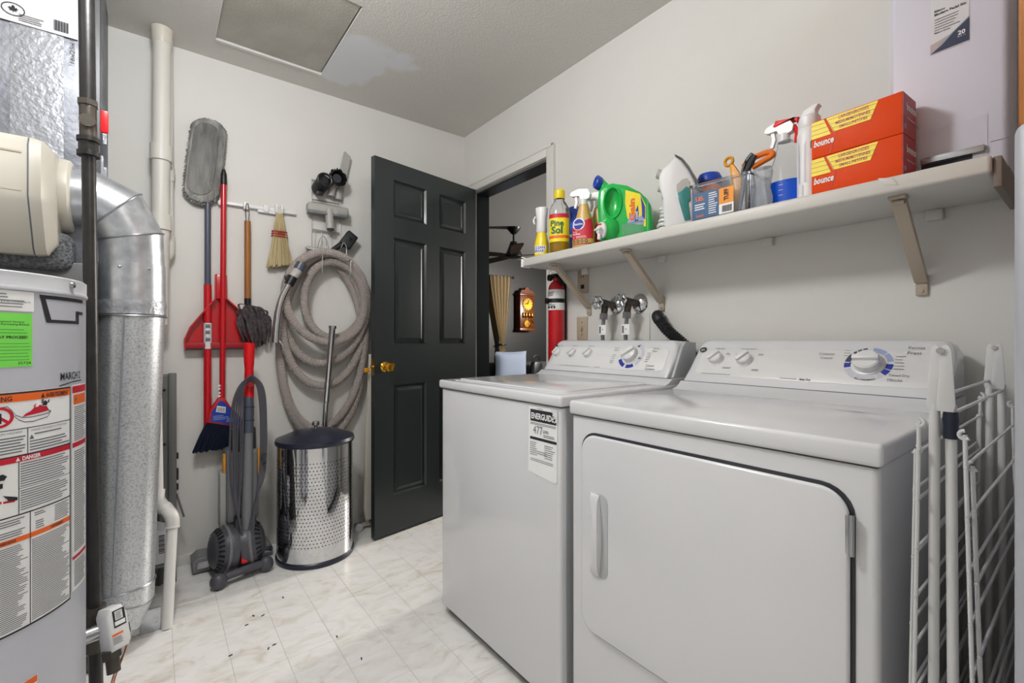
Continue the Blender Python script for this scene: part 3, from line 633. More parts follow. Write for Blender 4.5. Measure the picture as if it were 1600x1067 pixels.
# humidifier, cream plastic
hu = Thing('humidifier', 'cream plastic drum humidifier with round outlet mounted on the furnace plenum', 'humidifier', (-.5, 1.9, 1.33))
def hring(x, y0, y1, z0, z1, r, ny=4):
    pts = []
    for cy, cz_, a in ((y1-r, z1-r, 0), (y0+r, z1-r, 90), (y0+r, z0+r, 180), (y1-r, z0+r, 270)):
        for i in range(ny+1): t = R(a+90*i/ny); pts.append((x, cy+r*math.cos(t), cz_+r*math.sin(t)))
    return pts
def hsec(x, k=1, cy=1.99, cz_=1.52):
    return [(x, cy+(y-cy)*k, cz_+(z-cz_)*k) for y, z in ((2.08, 1.665), (1.905, 1.665), (1.875, 1.657), (1.861, 1.632), (1.86, 1.49), (1.868, 1.474), (1.935, 1.352), (1.955, 1.336), (2.08, 1.335))]
hu.p('body', MB().loft([hsec(-.95), hsec(-.29)]), 'creamplastic')
hu.p('end_cap', MB().loft([hsec(-.286, 1.004), hsec(-.262, .98), hsec(-.240, .80, 2.03, 1.535)]), 'creamplastic')
hu.p('seam', MB().loft([hsec(-.2905, .995), hsec(-.2855, .995)]), 'inkgrey')
hu.p('groove', MB().box(-.95, 1.8585, 1.606, -.30, 1.861, 1.611).box(-.95, 1.8587, 1.499, -.30, 1.861, 1.503), 'beige')
DXC = 2.06
hu.p('outlet_collar', MB().lathe([(.112, -.26), (.116, -.235), (.113, -.219), (.104, -.213), (.090, -.213), (.090, -.26)], (0, DXC, 1.545), (1, 0, 0), 48), 'creamplastic')
hu.p('drain_pipe', MB().cyl((-.42, 1.93, 1.24), (-.42, 1.93, 1.34), .022, n=20), 'cream')

# galvanised round duct: elbow from humidifier, down, elbow to furnace foot
du = Thing('round_duct', 'galvanised round duct elbowing down from the humidifier to the floor', 'duct', (-.08, DXC+.04, 0))
dr = .089
def arc(c, r, a0, a1, n): return [V((c[0]+r*math.cos(R(a0+(a1-a0)*i/n)), c[1], c[2]+r*math.sin(R(a0+(a1-a0)*i/n)))) for i in range(n+1)]
def gore(mb, p0, p1, d0, d1, r, n=40):     # a mitred cylinder segment between two cutting planes
    p0, p1, d0, d1 = V(p0), V(p1), V(d0).normalized(), V(d1).normalized(); ax = (p1-p0).normalized(); yv = V((0, 1, 0)); yv = (yv-ax*yv.dot(ax)).normalized(); xv = ax.cross(yv)
    rr = []
    for p_, d_ in ((p0, d0), (p1, d1)):
        row = []
        for i in range(n):
            o = p0+(xv*math.cos(2*math.pi*i/n)+yv*math.sin(2*math.pi*i/n))*r
            t_ = (p_-o).dot(d_)/ax.dot(d_); row.append(o+ax*t_)
        rr.append(row)
    mb.loft(rr); return rr
pts = [V((-.245, 2.06, 1.545)), V((-.178, 2.06, 1.550)), V((-.108, 2.065, 1.520)), V((-.069, 2.075, 1.44)), V((-.066, 2.085, 1.34))]
dirs = [(pts[1]-pts[0])]+[((pts[i]-pts[i-1]).normalized()+(pts[i+1]-pts[i]).normalized()) for i in range(1, 4)]+[V((0, 0, -1))]
for i in range(4):
    mb = MB(); rr = gore(mb, pts[i], pts[i+1], dirs[i], dirs[i+1], dr); du.p('elbow_gore', mb, 'galv')
    if i: du.p('seam', MB().tube(rr[0], .0035, 6, True), 'galvseam')
pA, pB, pC = V((-.066, 2.085, 1.345)), V((-.066, 2.09, 1.19)), V((-.097, 2.10, .235))
du.p('upper_pipe', MB().cyl(pA, pB, dr+.002, dr+.003, n=48), 'galv')
du.p('tape_joint', MB().lathe([(dr+.003, .0), (dr+.006, .003), (dr+.004, .02), (dr+.0065, .035), (dr+.0035, .05)], pB-V((0, 0, .022)), (0, 0, 1), 48), 'foiltape')
du.p('crimp_ring', MB().tube([pB+V((math.cos(R(a))*(dr+.006), math.sin(R(a))*(dr+.006), -.026)) for a in range(0, 360, 8)], .003, 6, True), 'galvseam')
du.p('lower_pipe', MB().cyl(pB, pC, dr+.002, n=48), 'galvlow')
du.p('lengthwise_seam', MB().tube([pB+V((-.02, -dr-.001, 0)), pC+V((-.02, -dr-.001, 0))], .003, 6), 'galvseam')
q = [pC, V((-.099, 2.10, .185)), V((-.120, 2.10, .135)), V((-.168, 2.10, .106)), V((-.30, 2.10, .102))]
qd = [q[0]-q[1]]+[((q[i]-q[i-1]).normalized()+(q[i+1]-q[i]).normalized()) for i in range(1, 4)]+[V((-1, 0, 0))]
for i in range(4):
    mb = MB(); rr = gore(mb, q[i], q[i+1], qd[i], qd[i+1], dr+.004); du.p('boot_gore', mb, 'galvlow')
    du.p('seam', MB().tube(rr[0], .0035, 6, True), 'galvseam')
du.p('floor_flange', MB().box(-.05, 2.165, 0, .012, 2.18, .085, .002).cyl((.0, 2.162, .03), (.0, 2.166, .03), .004, n=8), 'galv')
for a in (-60, -110): du.p('screw', MB().ell(pA+V((math.cos(R(a))*(dr+.003), math.sin(R(a))*(dr+.003), -.02)), .005, nu=8, nv=6), 'steel')

# grey filter cabinet behind the duct, with clips
fc = Thing('filter_cabinet', 'grey metal filter cabinet edge with black clips standing behind the duct', 'cabinet', (-.03, 2.58, 0))
fc.p('body', MB().box(-.15, 2.56, .0, .066, 2.66, .925, .004), 'greymetal')
fc.p('edge_channel', MB().box(.040, 2.548, .0, .070, 2.562, .935, .004), 'greymetal')
fc.p('back_channel', MB().box(.005, 2.552, .0, .014, 2.561, .92, .002), 'furnace')
for z in (.56, .49, .465, .42): fc.p('clip', MB().box(.066, 2.562, z-.013, .078, 2.585, z+.013, .002), 'black')
fc.p('strap', MB().obox((.085, 2.60, .325), (.014, 0, -.055), (0, .006, 0), (.004, 0, .001), .001), 'greymetal')
for z in (.86, .62, .36, .2): fc.p('rivet', MB().cyl((.026, 2.561, z), (.026, 2.555, z), .006, n=10), 'black')
fc.p('paper_tag', MB().box(-.012, 2.545, .60, .012, 2.552, .70, .001), 'cream')
# white condensate drain
pv = Thing('drain_pipe', 'white plastic condensate drain pipe jogging down to the floor', 'pipe', (.0, 2.2, 0))
pv.p('upper_pipe', MB().cyl((.003, 2.30, .47), (-.003, 2.30, .95), .0185, n=24), 'pvc')
pv.p('elbow', MB().tube(smoothpath([(.003, 2.30, .49), (.003, 2.29, .455), (.016, 2.28, .43), (.036, 2.26, .408), (.048, 2.25, .38), (.048, 2.25, .345)], 6), .024, 18), 'pvc')
pv.p('lower_pipe', MB().tube([(.048, 2.25, .36), (.030, 2.16, .0)], .0185, 24), 'pvc')
pv.p('coupling_ring', MB().tube([(.022, 2.274, .424), (.028, 2.268, .416)], .0262, 20), 'pvc'); pv.p('coupling_ring', MB().tube([(.0475, 2.247, .352), (.047, 2.245, .345)], .0258, 20), 'pvc')
sw = Thing('control_box', 'small pale box with barcode sticker behind the drain elbow', 'box', (.005, 2.46, .13))
sw.p('body', MB().prism([(-.055, .0), (.03, .0), (.045, .04), (.045, .12), (-.03, .16), (-.055, .15)], (.004, 2.42, .145), (1, 0, 0), (0, 0, 1), (0, .13, 0), .005), 'paper2')
p = MB()
for i in range(12): p.rect(plane((.004, 2.42, .145), (1, 0, 0), (0, 0, 1)), .002, .045+i*.0065, .022, .048+i*.0065+(i % 3)*.0008)
sw.p('barcode', p, 'ink'); sw.p('bottom_plate', MB().box(-.046, 2.42, .13, .039, 2.55, .143, .002), 'midgrey')

# vent pipes painted wall colour
vp = Thing('vent_pipe', 'thick cream painted plastic vent pipe rising up the back wall through the ceiling', 'pipe', (.02, 2.56, 1.3))
def onp(z): return V((.019-.007*(2.48-z), 2.60, z))
vp.p('pipe', MB().cyl(onp(1.15), onp(2.475), .034, n=32), 'pvcpaint')
vp.p('ceiling_collar', MB().lathe([(.034, 0), (.038, .01), (.040, .05), (.043, .068)], onp(2.41), (0, 0, 1), 32), 'cream')
for z in (1.92, 1.61): vp.p('coupling', MB().lathe([(.034, 0), (.041, 0), (.041, .07), (.034, .07)], onp(z-.035), (0, 0, 1), 32), 'pvcpaint')
vp.p('sticker', MB().box(-.02, 2.559, 1.585, -.004, 2.562, 1.60), 'orange')
v2 = Thing('vent_pipe', 'thin cream painted pipe just behind the thick vent pipe on the back wall', 'pipe', (.068, 2.66, 1.3))
v2.p('pipe', MB().cyl((.047, 2.67, 1.50), (.042, 2.67, 2.478), .0185, n=24), 'pvcpaint')
for z in (1.85,): v2.p('coupling', MB().lathe([(.0185, 0), (.0225, 0), (.0225, .06), (.0185, .06)], (.0455, 2.67, z-.03), (0, 0, 1), 24), 'pvcpaint')
v2.p('bend', MB().tube(smoothpath([(.048, 2.67, 1.56), (.048, 2.67, 1.50), (.04, 2.67, 1.47), (.01, 2.67, 1.43)]), .021, 20), 'pvcpaint')
# ================================================================== BACK WALL: CLEANING TOOLS
WY = YB
# white hook rail
rl = Thing('hook_rail', 'white rail with clips screwed to the back wall', 'rail', (.44, WY, 1.77))
rl.p('rail', MB().box(.225, WY-.012, 1.758, .60, WY, 1.782, .003), 'white')
rl.p('wire', MB().cyl((.20, WY-.016, 1.762), (.605, WY-.016, 1.762), .0025, n=8), 'wire')
for x in (.252, .362, .455): rl.p('clip', MB().box(x-.012, WY-.028, 1.752, x+.012, WY-.010, 1.79, .003), 'white')
rl.p('end_clip', MB().box(.415, WY-.022, 1.748, .52, WY-.008, 1.763, .004).box(.495, WY-.04, 1.755, .507, WY-.008, 1.80, .003).box(.522, WY-.04, 1.755, .534, WY-.008, 1.80, .003), 'white')
# microfibre mop duster
mp = Thing('dust_mop', 'grey microfibre dust mop hanging head up on the back wall', 'mop', (.19, WY-.03, .55))
def stad(cx_, cz_, w_, h_, y, jit, tilt=.02, n=96):
    r = w_/2*.96; pts = []
    for i in range(n):
        a = 2*math.pi*i/n; x, z = r*math.cos(a), r*math.sin(a)
        z += (h_/2-r)*(1 if z >= 0 else -1) * min(1, abs(math.sin(a))*3)
        k = 1+jit*(random.random()-.5); pts.append((cx_+x*k+tilt*z/h_*2, y+jit*.05*(random.random()-.5), cz_+z*k))
    return pts
mp.p('head', MB().loft([stad(.183, 1.955, .13, .40, WY-.005, .02), stad(.188, 1.953, .158, .425, WY-.022, .05), stad(.190, 1.953, .156, .42, WY-.034, .05), stad(.186, 1.953, .150, .41, WY-.046, .03), stad(.180, 1.957, .125, .38, WY-.052, .01)]), 'microfiber', label='oval grey microfibre mop head')
fr = MB()
for i in range(420):
    a = 2*math.pi*i/420+random.random()*.02; r = .078; x, z = r*math.cos(a), r*math.sin(a); z += (.212-r)*(1 if z >= 0 else -1)*min(1, abs(math.sin(a))*3)
    n_ = V((math.cos(a), 0, math.sin(a)*.6)).normalized(); p0 = V((.188+x*.98+.02*z/.425*2, WY-.012-.03*random.random(), 1.953+z*.98)); L_ = .002+.006*random.random()
    fr.tube([p0, p0+n_*L_+V((0, .002, -.004))], [.0022, .0012], 4)
o = fr.build('fringe', 'microfiber', mp.o, mp.loc); o['kind'] = 'stuff'
mp.p('backing_pad', MB().loft([stad(.178, 1.955, .115, .36, WY-.05, .01), stad(.178, 1.955, .108, .35, WY-.056, .01)]), 'microdark')
mp.p('upper_handle', MB().tube([(.197, WY-.03, 1.76), (.196, WY-.035, 1.35)], .0135, 16), 'slate')
mp.p('lower_handle', MB().tube([(.196, WY-.036, 1.352), (.195, WY-.045, .66)], .0165, 18), 'red')
lbm = mp.p('label', MB().tube([(.1958, WY-.041, 1.165), (.1955, WY-.042, 1.04)], .0171, 18), 'paper2')
p = MB(); 
for z in (1.15, 1.12, 1.085): p.box(.186, WY-.0595, z-.008, .205, WY-.058, z+.008, .001)
mp.p('label_print', p, 'inkgrey', lbm)
mp.p('end_grip', MB().tube([(.195, WY-.045, .665), (.195, WY-.045, .60)], .0175, 18), 'charcoal')
mp.p('hanging_loop', MB().tube(smoothpath([(.178, WY-.046, .60), (.178, WY-.046, .575), (.188, WY-.046, .557), (.203, WY-.046, .56), (.210, WY-.046, .58), (.210, WY-.046, .60)]), .008, 10), 'brightred')
# red broom with snapped-on dustpan
br = Thing('broom', 'red handled broom hanging bristles down behind the dust mop', 'broom', (.25, WY-.06, .55))
br.p('handle', MB().tube([(.262, WY-.045, 1.855), (.255, WY-.055, .80)], .0125, 16), 'red')
br.p('handle_tip', MB().lathe([(.0135, 0), (.0145, .005), (.0135, .05), (.008, .072), (0, .076)], (.262, WY-.045, 1.85), (0.004, 0, 1), 16), 'black')
sk = MB()
for z in (.86, .845, .825, .81): sk.box(.236, WY-.075, z-.004, .246, WY-.066, z+.004)
br.p('price_sticker_rest', sk, 'paper', label='torn white sticker scraps')
hd = [(-.021, .255), (.012, .255), (.115, .10), (.108, .085), (-.10, .14), (-.11, .16)]
br.p('head', MB().prism([(-.014, .26), (.014, .26), (.035, .22), (.106, .125), (.108, .10), (-.058, .145), (-.05, .20)], (.250, WY-.075, .54), (1, 0, 0), (0, 0, 1), (0, .035, 0), .005), 'red')
ca = br.p('cardboard_label', MB().prism([(-.008, .245), (.008, .245), (.030, .215), (.098, .125), (.096, .112), (-.045, .15), (-.04, .195)], (.250, WY-.0775, .54), (1, 0, 0), (0, 0, 1), (0, .0015, 0)), 'royal', label='blue cardboard label with barcode')
pf_ = plane((.25, WY-.0775, .54), (1, 0, 0), (0, 0, 1), .001)
br.p('barcode_patch', MB().poly(pf_, [(-.024, .195), (.016, .185), (.018, .215), (-.018, .224)]), 'paper', ca)
p = MB(); p.lines(pf_, -.035, .155, .03, .18, .008, .4, 1, .4); p.lines(pf_, .02, .135, .075, .165, .008, .4, 1, .4); br.p('label_print', p, 'paleblue', ca)
p = MB()
for i in range(9): p.poly(pf_, [(-.018+i*.0035, .1965-i*.0008), (-.0165+i*.0035, .196-i*.0008), (-.014+i*.0035, .217-i*.0008), (-.0155+i*.0035, .2175-i*.0008)])
for f_ in p.bm.verts: f_.co.y -= .0006
br.p('barcode', p, 'ink', ca)
bs = MB()
for i in range(26):
    for j in range(3):
        s_ = i/25; x0 = .195+.16*s_; z0 = .685-.045*s_
        x1 = .137+.205*s_+random.uniform(-.002, .002); z1 = .548+.004*s_+random.uniform(-.004, .004)
        bs.tube([(x0, WY-.045-.012*j, z0), ((x0+x1)/2, WY-.045-.013*j, (z0+z1)/2+.004), (x1, WY-.04-.018*j, z1)], [.0052, .0055, .004], 5)
o = bs.build('bristles', 'navy', br.o, br.loc); o['kind'] = 'stuff'
dp = Thing('dustpan', 'red plastic dustpan clipped on the broom handle', 'dustpan', (.25, WY-.05, 1.04))
out = [(-.022, .36), (.022, .36), (.024, .24), (.075, .19), (.135, .09), (.148, .04), (.147, .0), (-.147, -.004), (-.148, .04), (-.125, .10), (-.055, .20), (-.024, .24)]
dp.p('pan_back', MB().prism(out, (.252, WY-.012, 1.045), (1, 0, 0), (0, 0, 1), (0, .006, 0)), 'red')
rim = [(a*.985+.252, WY-.018, 1.045+b) for a, b in out]
rw = MB()
for (a, b), (c_, d_) in zip(out, out[1:]+out[:1]):
    if b < .01 and d_ < .01: continue
    p0, p1 = V((.252+a, WY-.012, 1.045+b)), V((.252+c_, WY-.012, 1.045+d_)); nrm = V((0, -1, 0)); s_ = (p1-p0).cross(nrm).normalized()*.003
    dep = .045 if max(b, d_) < .25 else .02
    rw.obox((p0+p1)/2-V((0, dep/2, 0)), (p1-p0)/2, s_, (0, dep/2, 0))
dp.p('rim', rw, 'red')
dp.p('front_lip', MB().prism([(-.147, -.004), (.147, 0), (.146, .026), (-.146, .024)], (.252, WY-.055, 1.045), (1, 0, 0), (0, 0, 1), (0, .012, 0), .003), 'darkred')
dp.p('dirt_lip', MB().box(.108, WY-.05, 1.034, .397, WY-.018, 1.042, .002), 'charcoal')
dp.p('handle_socket', MB().prism([(-.022, 0), (.022, 0), (.020, .12), (-.020, .12)], (.252, WY-.04, 1.285), (1, 0, 0), (0, 0, 1), (0, .03, 0), .006), 'red')
# feather duster
fd = Thing('feather_duster', 'feather duster with brown wooden handle hanging from the rail', 'duster', (.37, WY-.03, 1.04))
fd.p('handle', MB().tube([(.367, WY-.03, 1.69), (.367, WY-.032, 1.29)], .0145, 14), 'wood')
fd.p('collar', MB().tube([(.367, WY-.032, 1.295), (.367, WY-.032, 1.265)], .0155, 14), 'black')
fd.p('hanging_wire', MB().tube(smoothpath([(.361, WY-.03, 1.69), (.358, WY-.03, 1.73), (.362, WY-.03, 1.775), (.370, WY-.03, 1.775), (.374, WY-.03, 1.73), (.371, WY-.03, 1.69)]), .0018, 6), 'charcoal')
for i in range(150):
    a = random.uniform(-1, 1); d_ = random.random(); z0 = 1.27-.05*random.random()
    tip = V((.388+.062*a+.016, WY-.012-.065*d_, 1.035+.15*random.random()**1.5+.04*abs(a)))
    p0 = V((.367+.008*a, WY-.032, z0)); mid = p0.lerp(tip, .5)+V((.034*a+random.uniform(-.008, .008), -.03*d_, .02)); wd = random.uniform(.004, .008)
    fb = MB(); sd = V((1, 0, .2*a)).normalized()
    path = smoothpath([p0, mid, tip], 4)
    rings_ = []
    for k, q in enumerate(path):
        w_ = wd*math.sin(math.pi*min(.96, (k+.8)/(len(path)+.2)))**.7
        rings_.append([q-sd*w_+V((0, .002, -.003)), q+V((0, -.0025, 0)), q+sd*w_+V((0, .002, -.003)), q+V((0, .004, 0))])
    fb.loft(rings_); o = fd.p('feather', fb, 'feather')
# corn whisk broom
wk = Thing('whisk_broom', 'small straw whisk broom hanging from the rail', 'broom', (.515, WY-.03, 1.46))
st = MB()
for i in range(150):
    a = random.uniform(-1, 1); b = random.uniform(-1, 1)
    pts_ = [V((.515+.010*a, WY-.03+.007*b, 1.765)), V((.515+.026*a, WY-.032+.012*b, 1.67)), V((.515+.034*a, WY-.034+.014*b, 1.60)), V((.516+.062*a, WY-.036+.016*b, 1.47+.012*random.random()+.012*a))]
    st.tube(smoothpath(pts_, 3), .0036, 4)
o = st.build('straw', 'corn', wk.o, wk.loc); o['kind'] = 'stuff'
for z in (1.655, 1.643, 1.63): wk.p('binding', MB().lathe([(1, -.003), (1.02, 0), (1, .003)], (.515, WY-.032, z), (0, 0, 1), 24, .0375+.0015*(1.655-z)*60, .023), 'cornred')
wk.p('cap', MB().box(.500, WY-.042, 1.75, .530, WY-.02, 1.775, .004), 'cream')
# wire tool rack and attachments of the wall vacuum
rk = Thing('wire_rack', 'white wire tool rack hanging on the back wall', 'rack', (.76, WY, 1.6))
rb = MB(); yk = WY-.010
for x in (.682, .838): rb.cyl((x, yk, 1.57), (x, yk, 1.98), .0022, n=8)
for z in (1.975, 1.868, 1.852, 1.70, 1.69): rb.cyl((.682, yk, z), (.838, yk, z), .0022, n=8)
for x in (.70, .735, .79): rb.cyl((x, yk, 1.58), (x, yk, 1.69), .0022, n=8)
rk.p('frame', rb, 'wire')
for x in (.735, .826):
    rk.p('hook', MB().tube([(x+.02*math.cos(R(a)), WY-.055, 1.815+.022*math.sin(R(a))) for a in range(-20, 201, 20)], .0028, 8), 'wire')
rk.p('hook', MB().tube(smoothpath([(.71, yk, 1.60), (.71, WY-.03, 1.60), (.715, WY-.045, 1.64), (.735, WY-.045, 1.66), (.752, WY-.045, 1.64), (.752, WY-.045, 1.61)]), .0024, 8), 'wire')
rk.p('hose_hook', MB().tube(smoothpath([(.818, yk, 1.56), (.818, WY-.05, 1.57), (.818, WY-.09, 1.60), (.83, WY-.1, 1.628), (.845, WY-.1, 1.60), (.842, WY-.1, 1.55)]), .003, 8), 'wire')
a_ = V((.728, WY-.10, 1.955)); ad = V((-.10, -.92, -.12)).normalized()
b1 = Thing('brush_tool', 'black round dusting brush tool on the wire rack beside its larger twin', 'vacuum tool', (.715, WY-.05, 1.93))
b1.p('body', MB().cyl((.71, WY-.02, 1.92), a_, .036, .040, n=28, bev=.004), 'blackrubber'); b1.p('rim', MB().tube([a_+V((.036*math.cos(R(t)), -.002, .036*math.sin(R(t)))) for t in range(0, 360, 15)], .007, 8, True), 'black')
b1.p('socket', MB().cyl(a_+V((0, .004, 0)), a_+V((0, -.008, 0)), .016, n=18), 'dark')
b1.p('sleeve', MB().box(.692, WY-.085, 1.878, .726, WY-.05, 1.90, .005), 'black')
b2_ = Thing('brush_tool', 'large black round bristle brush tool on the wire rack', 'vacuum tool', (.79, WY-.06, 1.97)); c2 = V((.797, WY-.10, 1.985))
bb = MB()
for i in range(130):
    a = 2*math.pi*i/130; r_ = random.uniform(.036, .049); bb.tube([c2+V((.024*math.cos(a), .03, .024*math.sin(a))), c2+V((r_*math.cos(a), random.uniform(-.012, 0), r_*math.sin(a)))], [.003, .0035], 4)
o = bb.build('bristles', 'dark', b2_.o, b2_.loc); o['kind'] = 'stuff'
b2_.p('hub', MB().cyl(c2+V((0, .06, 0)), c2+V((0, .012, 0)), .026, .024, n=24), 'charcoal'); b2_.p('neck', MB().tube([c2+V((-.01, .05, -.02)), c2+V((-.02, .06, -.09))], .02, 16), 'toolgrey')
cv = Thing('crevice_tool', 'flat grey crevice tool slanting up beside the round brushes', 'vacuum tool', (.85, WY-.03, 1.93))
cv.p('blade', MB().loft([[(.828+dx*.022, WY-.02+dy*.012, 1.93) for dx, dy in ((-1, -1), (1, -1), (1, 1), (-1, 1))], [(.872+dx*.016, WY-.028+dy*.012, 2.155+.012*-dx) for dx, dy in ((-1, -1), (1, -1), (1, 1), (-1, 1))]]), 'toolgrey')
cv.p('socket', MB().tube([(.828, WY-.022, 1.945), (.822, WY-.022, 1.885)], .022, 18), 'toolgrey')
ft = Thing('floor_tool', 'grey T-shaped floor tool hanging on the wire rack', 'vacuum tool', (.76, WY-.05, 1.70))
ft.p('head', MB().box(.648, WY-.075, 1.785, .868, WY-.018, 1.835, .012, 3), 'toolgrey'); ft.p('neck', MB().tube([(.762, WY-.055, 1.81), (.765, WY-.07, 1.70)], [.024, .021], 20), 'toolgrey')
ft.p('opening', MB().cyl((.7655, WY-.0705, 1.7005), (.7655, WY-.0712, 1.695), .018, n=18), 'black')
ft.p('strip', MB().box(.652, WY-.078, 1.776, .864, WY-.02, 1.786, .002), 'midgrey')
ub = Thing('upholstery_tool', 'black flat upholstery tool hanging askew under the floor tool', 'vacuum tool', (.84, WY-.05, 1.63))
ub.p('head', MB().obox((.870, WY-.06, 1.655), (.026, -.004, -.020), (0, .016, 0), (.026, 0, .038), .008, 3), 'blackrubber')
ub.p('neck', MB().tube([(.85, WY-.05, 1.64), (.78, WY-.055, 1.585), (.745, WY-.05, 1.565)], [.018, .014, .012], 14), 'blackrubber')
ub.p('slot', MB().obox((.872, WY-.077, 1.658), (.008, 0, -.006), (0, .001, 0), (.005, 0, .007), .002), 'dark')
db = Thing('dusting_brush', 'pale grey round dusting brush resting above the coiled hose', 'vacuum tool', (.69, WY-.05, 1.57))
db.p('disc', MB().lathe([(0, .012), (.05, .014), (.062, .008), (.064, 0), (.055, -.006), (0, -.006)], (.70, WY-.055, 1.576), (.1, -.25, 1), 36), 'hosegrey')
bb = MB()
for i in range(60):
    a = 2*math.pi*i/60; bb.tube([V((.70+.052*math.cos(a), WY-.055+.05*math.sin(a), 1.575)), V((.70+.046*math.cos(a), WY-.06+.046*math.sin(a), 1.545))], .0022, 4)
o = bb.build('bristles', 'toolgrey', db.o, db.loc); o['kind'] = 'stuff'
# coiled hose, corrugated
hs = Thing('vacuum_hose', 'long coiled grey corrugated vacuum hose hung on the back wall', 'hose', (.77, WY-.06, .6))
loops = [(.765, 1.325, .215, .235, .09), (.776, 1.304, .150, .208, .085), (.748, 1.313, .226, .250, .125), (.742, 1.228, .210, .307, .045), (.744, 1.174, .224, .370, .075), (.738, 1.03, .223, .497, .045)]
seq = []
def lp(c, a): return V((c[0]+c[2]*math.sin(a), WY-c[4], c[1]+c[3]*math.cos(a)))
N_ = 40; start = -math.pi*.38; tot = len(loops)*N_
for i in range(tot+18):
    k = i/N_; k0 = min(int(k), 5); k1 = min(k0+1, 5); f_ = (k-k0) if k < 6 else 1
    f_ = f_*f_*(3-2*f_); A_, B_ = loops[k0], loops[k1]; c_ = [A_[j]+(B_[j]-A_[j])*f_ for j in range(5)]
    seq.append(lp(c_, start+2*math.pi*k))
head = [V((.618, WY-.15, 1.487)), V((.60, WY-.15, 1.46))]
hs.p('hose', corrugated(MB(), [V((.595, WY-.145, 1.475))]+seq, .0235, .0085, .13, 12), 'hose')
hs.p('hose_cuff', MB().tube([(.598, WY-.15, 1.48), (.580, WY-.15, 1.445)], [.026, .026], 20), 'slate')
hs.p('cuff_end', MB().tube([(.581, WY-.15, 1.447), (.555, WY-.15, 1.405)], [.024, .021], 20), 'hosegrey')
hs.p('catch', MB().tube([(.557, WY-.15, 1.408), (.535, WY-.15, 1.365)], .023, 16).obox((.528, WY-.158, 1.40), (.012, 0, .004), (0, .008, 0), (-.004, 0, .014), .003), 'black')
hs.p('bent_wand', MB().tube(smoothpath([(.537, WY-.15, 1.368), (.510, WY-.15, 1.31), (.490, WY-.15, 1.24), (.478, WY-.15, 1.14), (.474, WY-.15, 1.07)], 6), .0175, 20), 'chrome', label='bent chrome handle wand')
hs.p('wand_clip', MB().tube(smoothpath([(.475, WY-.15, 1.09), (.495, WY-.15, 1.075), (.510, WY-.15, 1.05)]), .004, 8), 'chrome')
hk = Thing('hose_holder', 'thin wire holder bent over the hose coil', 'hook', (.78, WY-.05, 1.5))
hk.p('wire', MB().tube(smoothpath([(.70, WY-.155, 1.44), (.700, WY-.155, 1.53), (.705, WY-.155, 1.545), (.845, WY-.155, 1.53), (.85, WY-.155, 1.51), (.845, WY-.155, 1.44), (.82, WY-.12, 1.43)], 5), .0025, 8).cyl((.702, WY-.155, 1.54), (.702, WY, 1.545), .0025, n=8).cyl((.847, WY-.155, 1.525), (.847, WY, 1.53), .0025, n=8), 'wire')
tb = Thing('wand_tube', 'straight chrome vacuum tube leaning behind the waste bin', 'vacuum tool', (.73, 2.66, 0))
tb.p('upper_tube', MB().tube([(.752, WY-.155, 1.155), (.738, WY-.085, .74)], .0165, 20), 'chrome'); tb.p('lower_tube', MB().tube([(.738, WY-.085, .75), (.712, WY-.028, .0)], .0145, 20), 'chrome')
tb.p('end_ring', MB().tube([(.7525, WY-.156, 1.16), (.752, WY-.155, 1.145)], .0205, 20), 'chrome')
# ironing board folded behind the door
ib = Thing('ironing_board', 'cream ironing board folded upright behind the open door', 'ironing board', (1.1, 2.6, 0))
ib.p('board', MB().prism([(-.145, .03), (.145, .03), (.16, .1), (.15, .6), (.11, .9), (.05, 1.04), (0, 1.06), (-.05, 1.04), (-.108, .92), (-.145, .6), (-.158, .1)], (1.083, 2.565, .03), (1, 0, 0), (0, 0, 1), (0, .03, 0), .01), 'cream')
for x in (.962, 1.19): ib.p('leg', MB().tube(smoothpath([(x, 2.61, .025), (x, 2.612, .5), (x+.02, 2.615, 1.0)]), .012, 12), 'cream')
ib.p('foot_bar', MB().cyl((.90, 2.62, .022), (1.22, 2.62, .022), .013, n=12), 'cream')
ib.p('foot_cap', MB().tube([(.893, 2.62, .022), (.925, 2.62, .022)], .0185, 14), 'midgrey'); ib.p('latch', MB().box(.925, 2.555, .90, .955, 2.57, .925, .003), 'amber')
ib.p('wheel', MB().cyl((.905, 2.585, .022), (.905, 2.60, .022), .022, n=18), 'paper2')

# ================================================================== WASTE BIN
BX, BY = .640, 2.466; BR = .178
wb = Thing('waste_bin', 'perforated chrome waste bin with navy lid against the back wall', 'waste bin', (BX, BY, 0))
wb.p('base_ring', MB().lathe([(0, .0), (BR+.004, .0), (BR+.007, .008), (BR+.006, .020), (BR, .026), (0, .026)], (BX, BY, 0), n=72), 'navy')
wb.p('drum', MB().lathe([(BR-.008, .022), (BR, .024), (BR, .572), (BR-.006, .572)], (BX, BY, 0), n=96), 'chrome', label='polished perforated steel drum')
ho = MB(); nh = 72
for r_ in range(24):
    z = .10+r_*.0172
    for k in range(nh):
        a = 2*math.pi*(k+.5*(r_ % 2))/nh
        if not (-R(200) < a-2*math.pi < R(10) or a < R(10)) : continue
        c0 = V((BX+(BR+.0004)*math.cos(a), BY+(BR+.0004)*math.sin(a), z)); u_ = V((-math.sin(a), math.cos(a), 0)); rr_ = .0029
        vs_ = [ho.bm.verts.new(c0+u_*rr_*math.cos(t*math.pi/3)+V((0, 0, rr_*math.sin(t*math.pi/3)))) for t in range(6)]; ho.bm.faces.new(vs_)
o = ho.build('perforation', 'dark', wb.o, wb.loc, 0); o['kind'] = 'stuff'
wb.p('liner', MB().lathe([(0, .03), (BR-.02, .03), (BR-.02, .56)], (BX, BY, 0), n=48), 'dark')
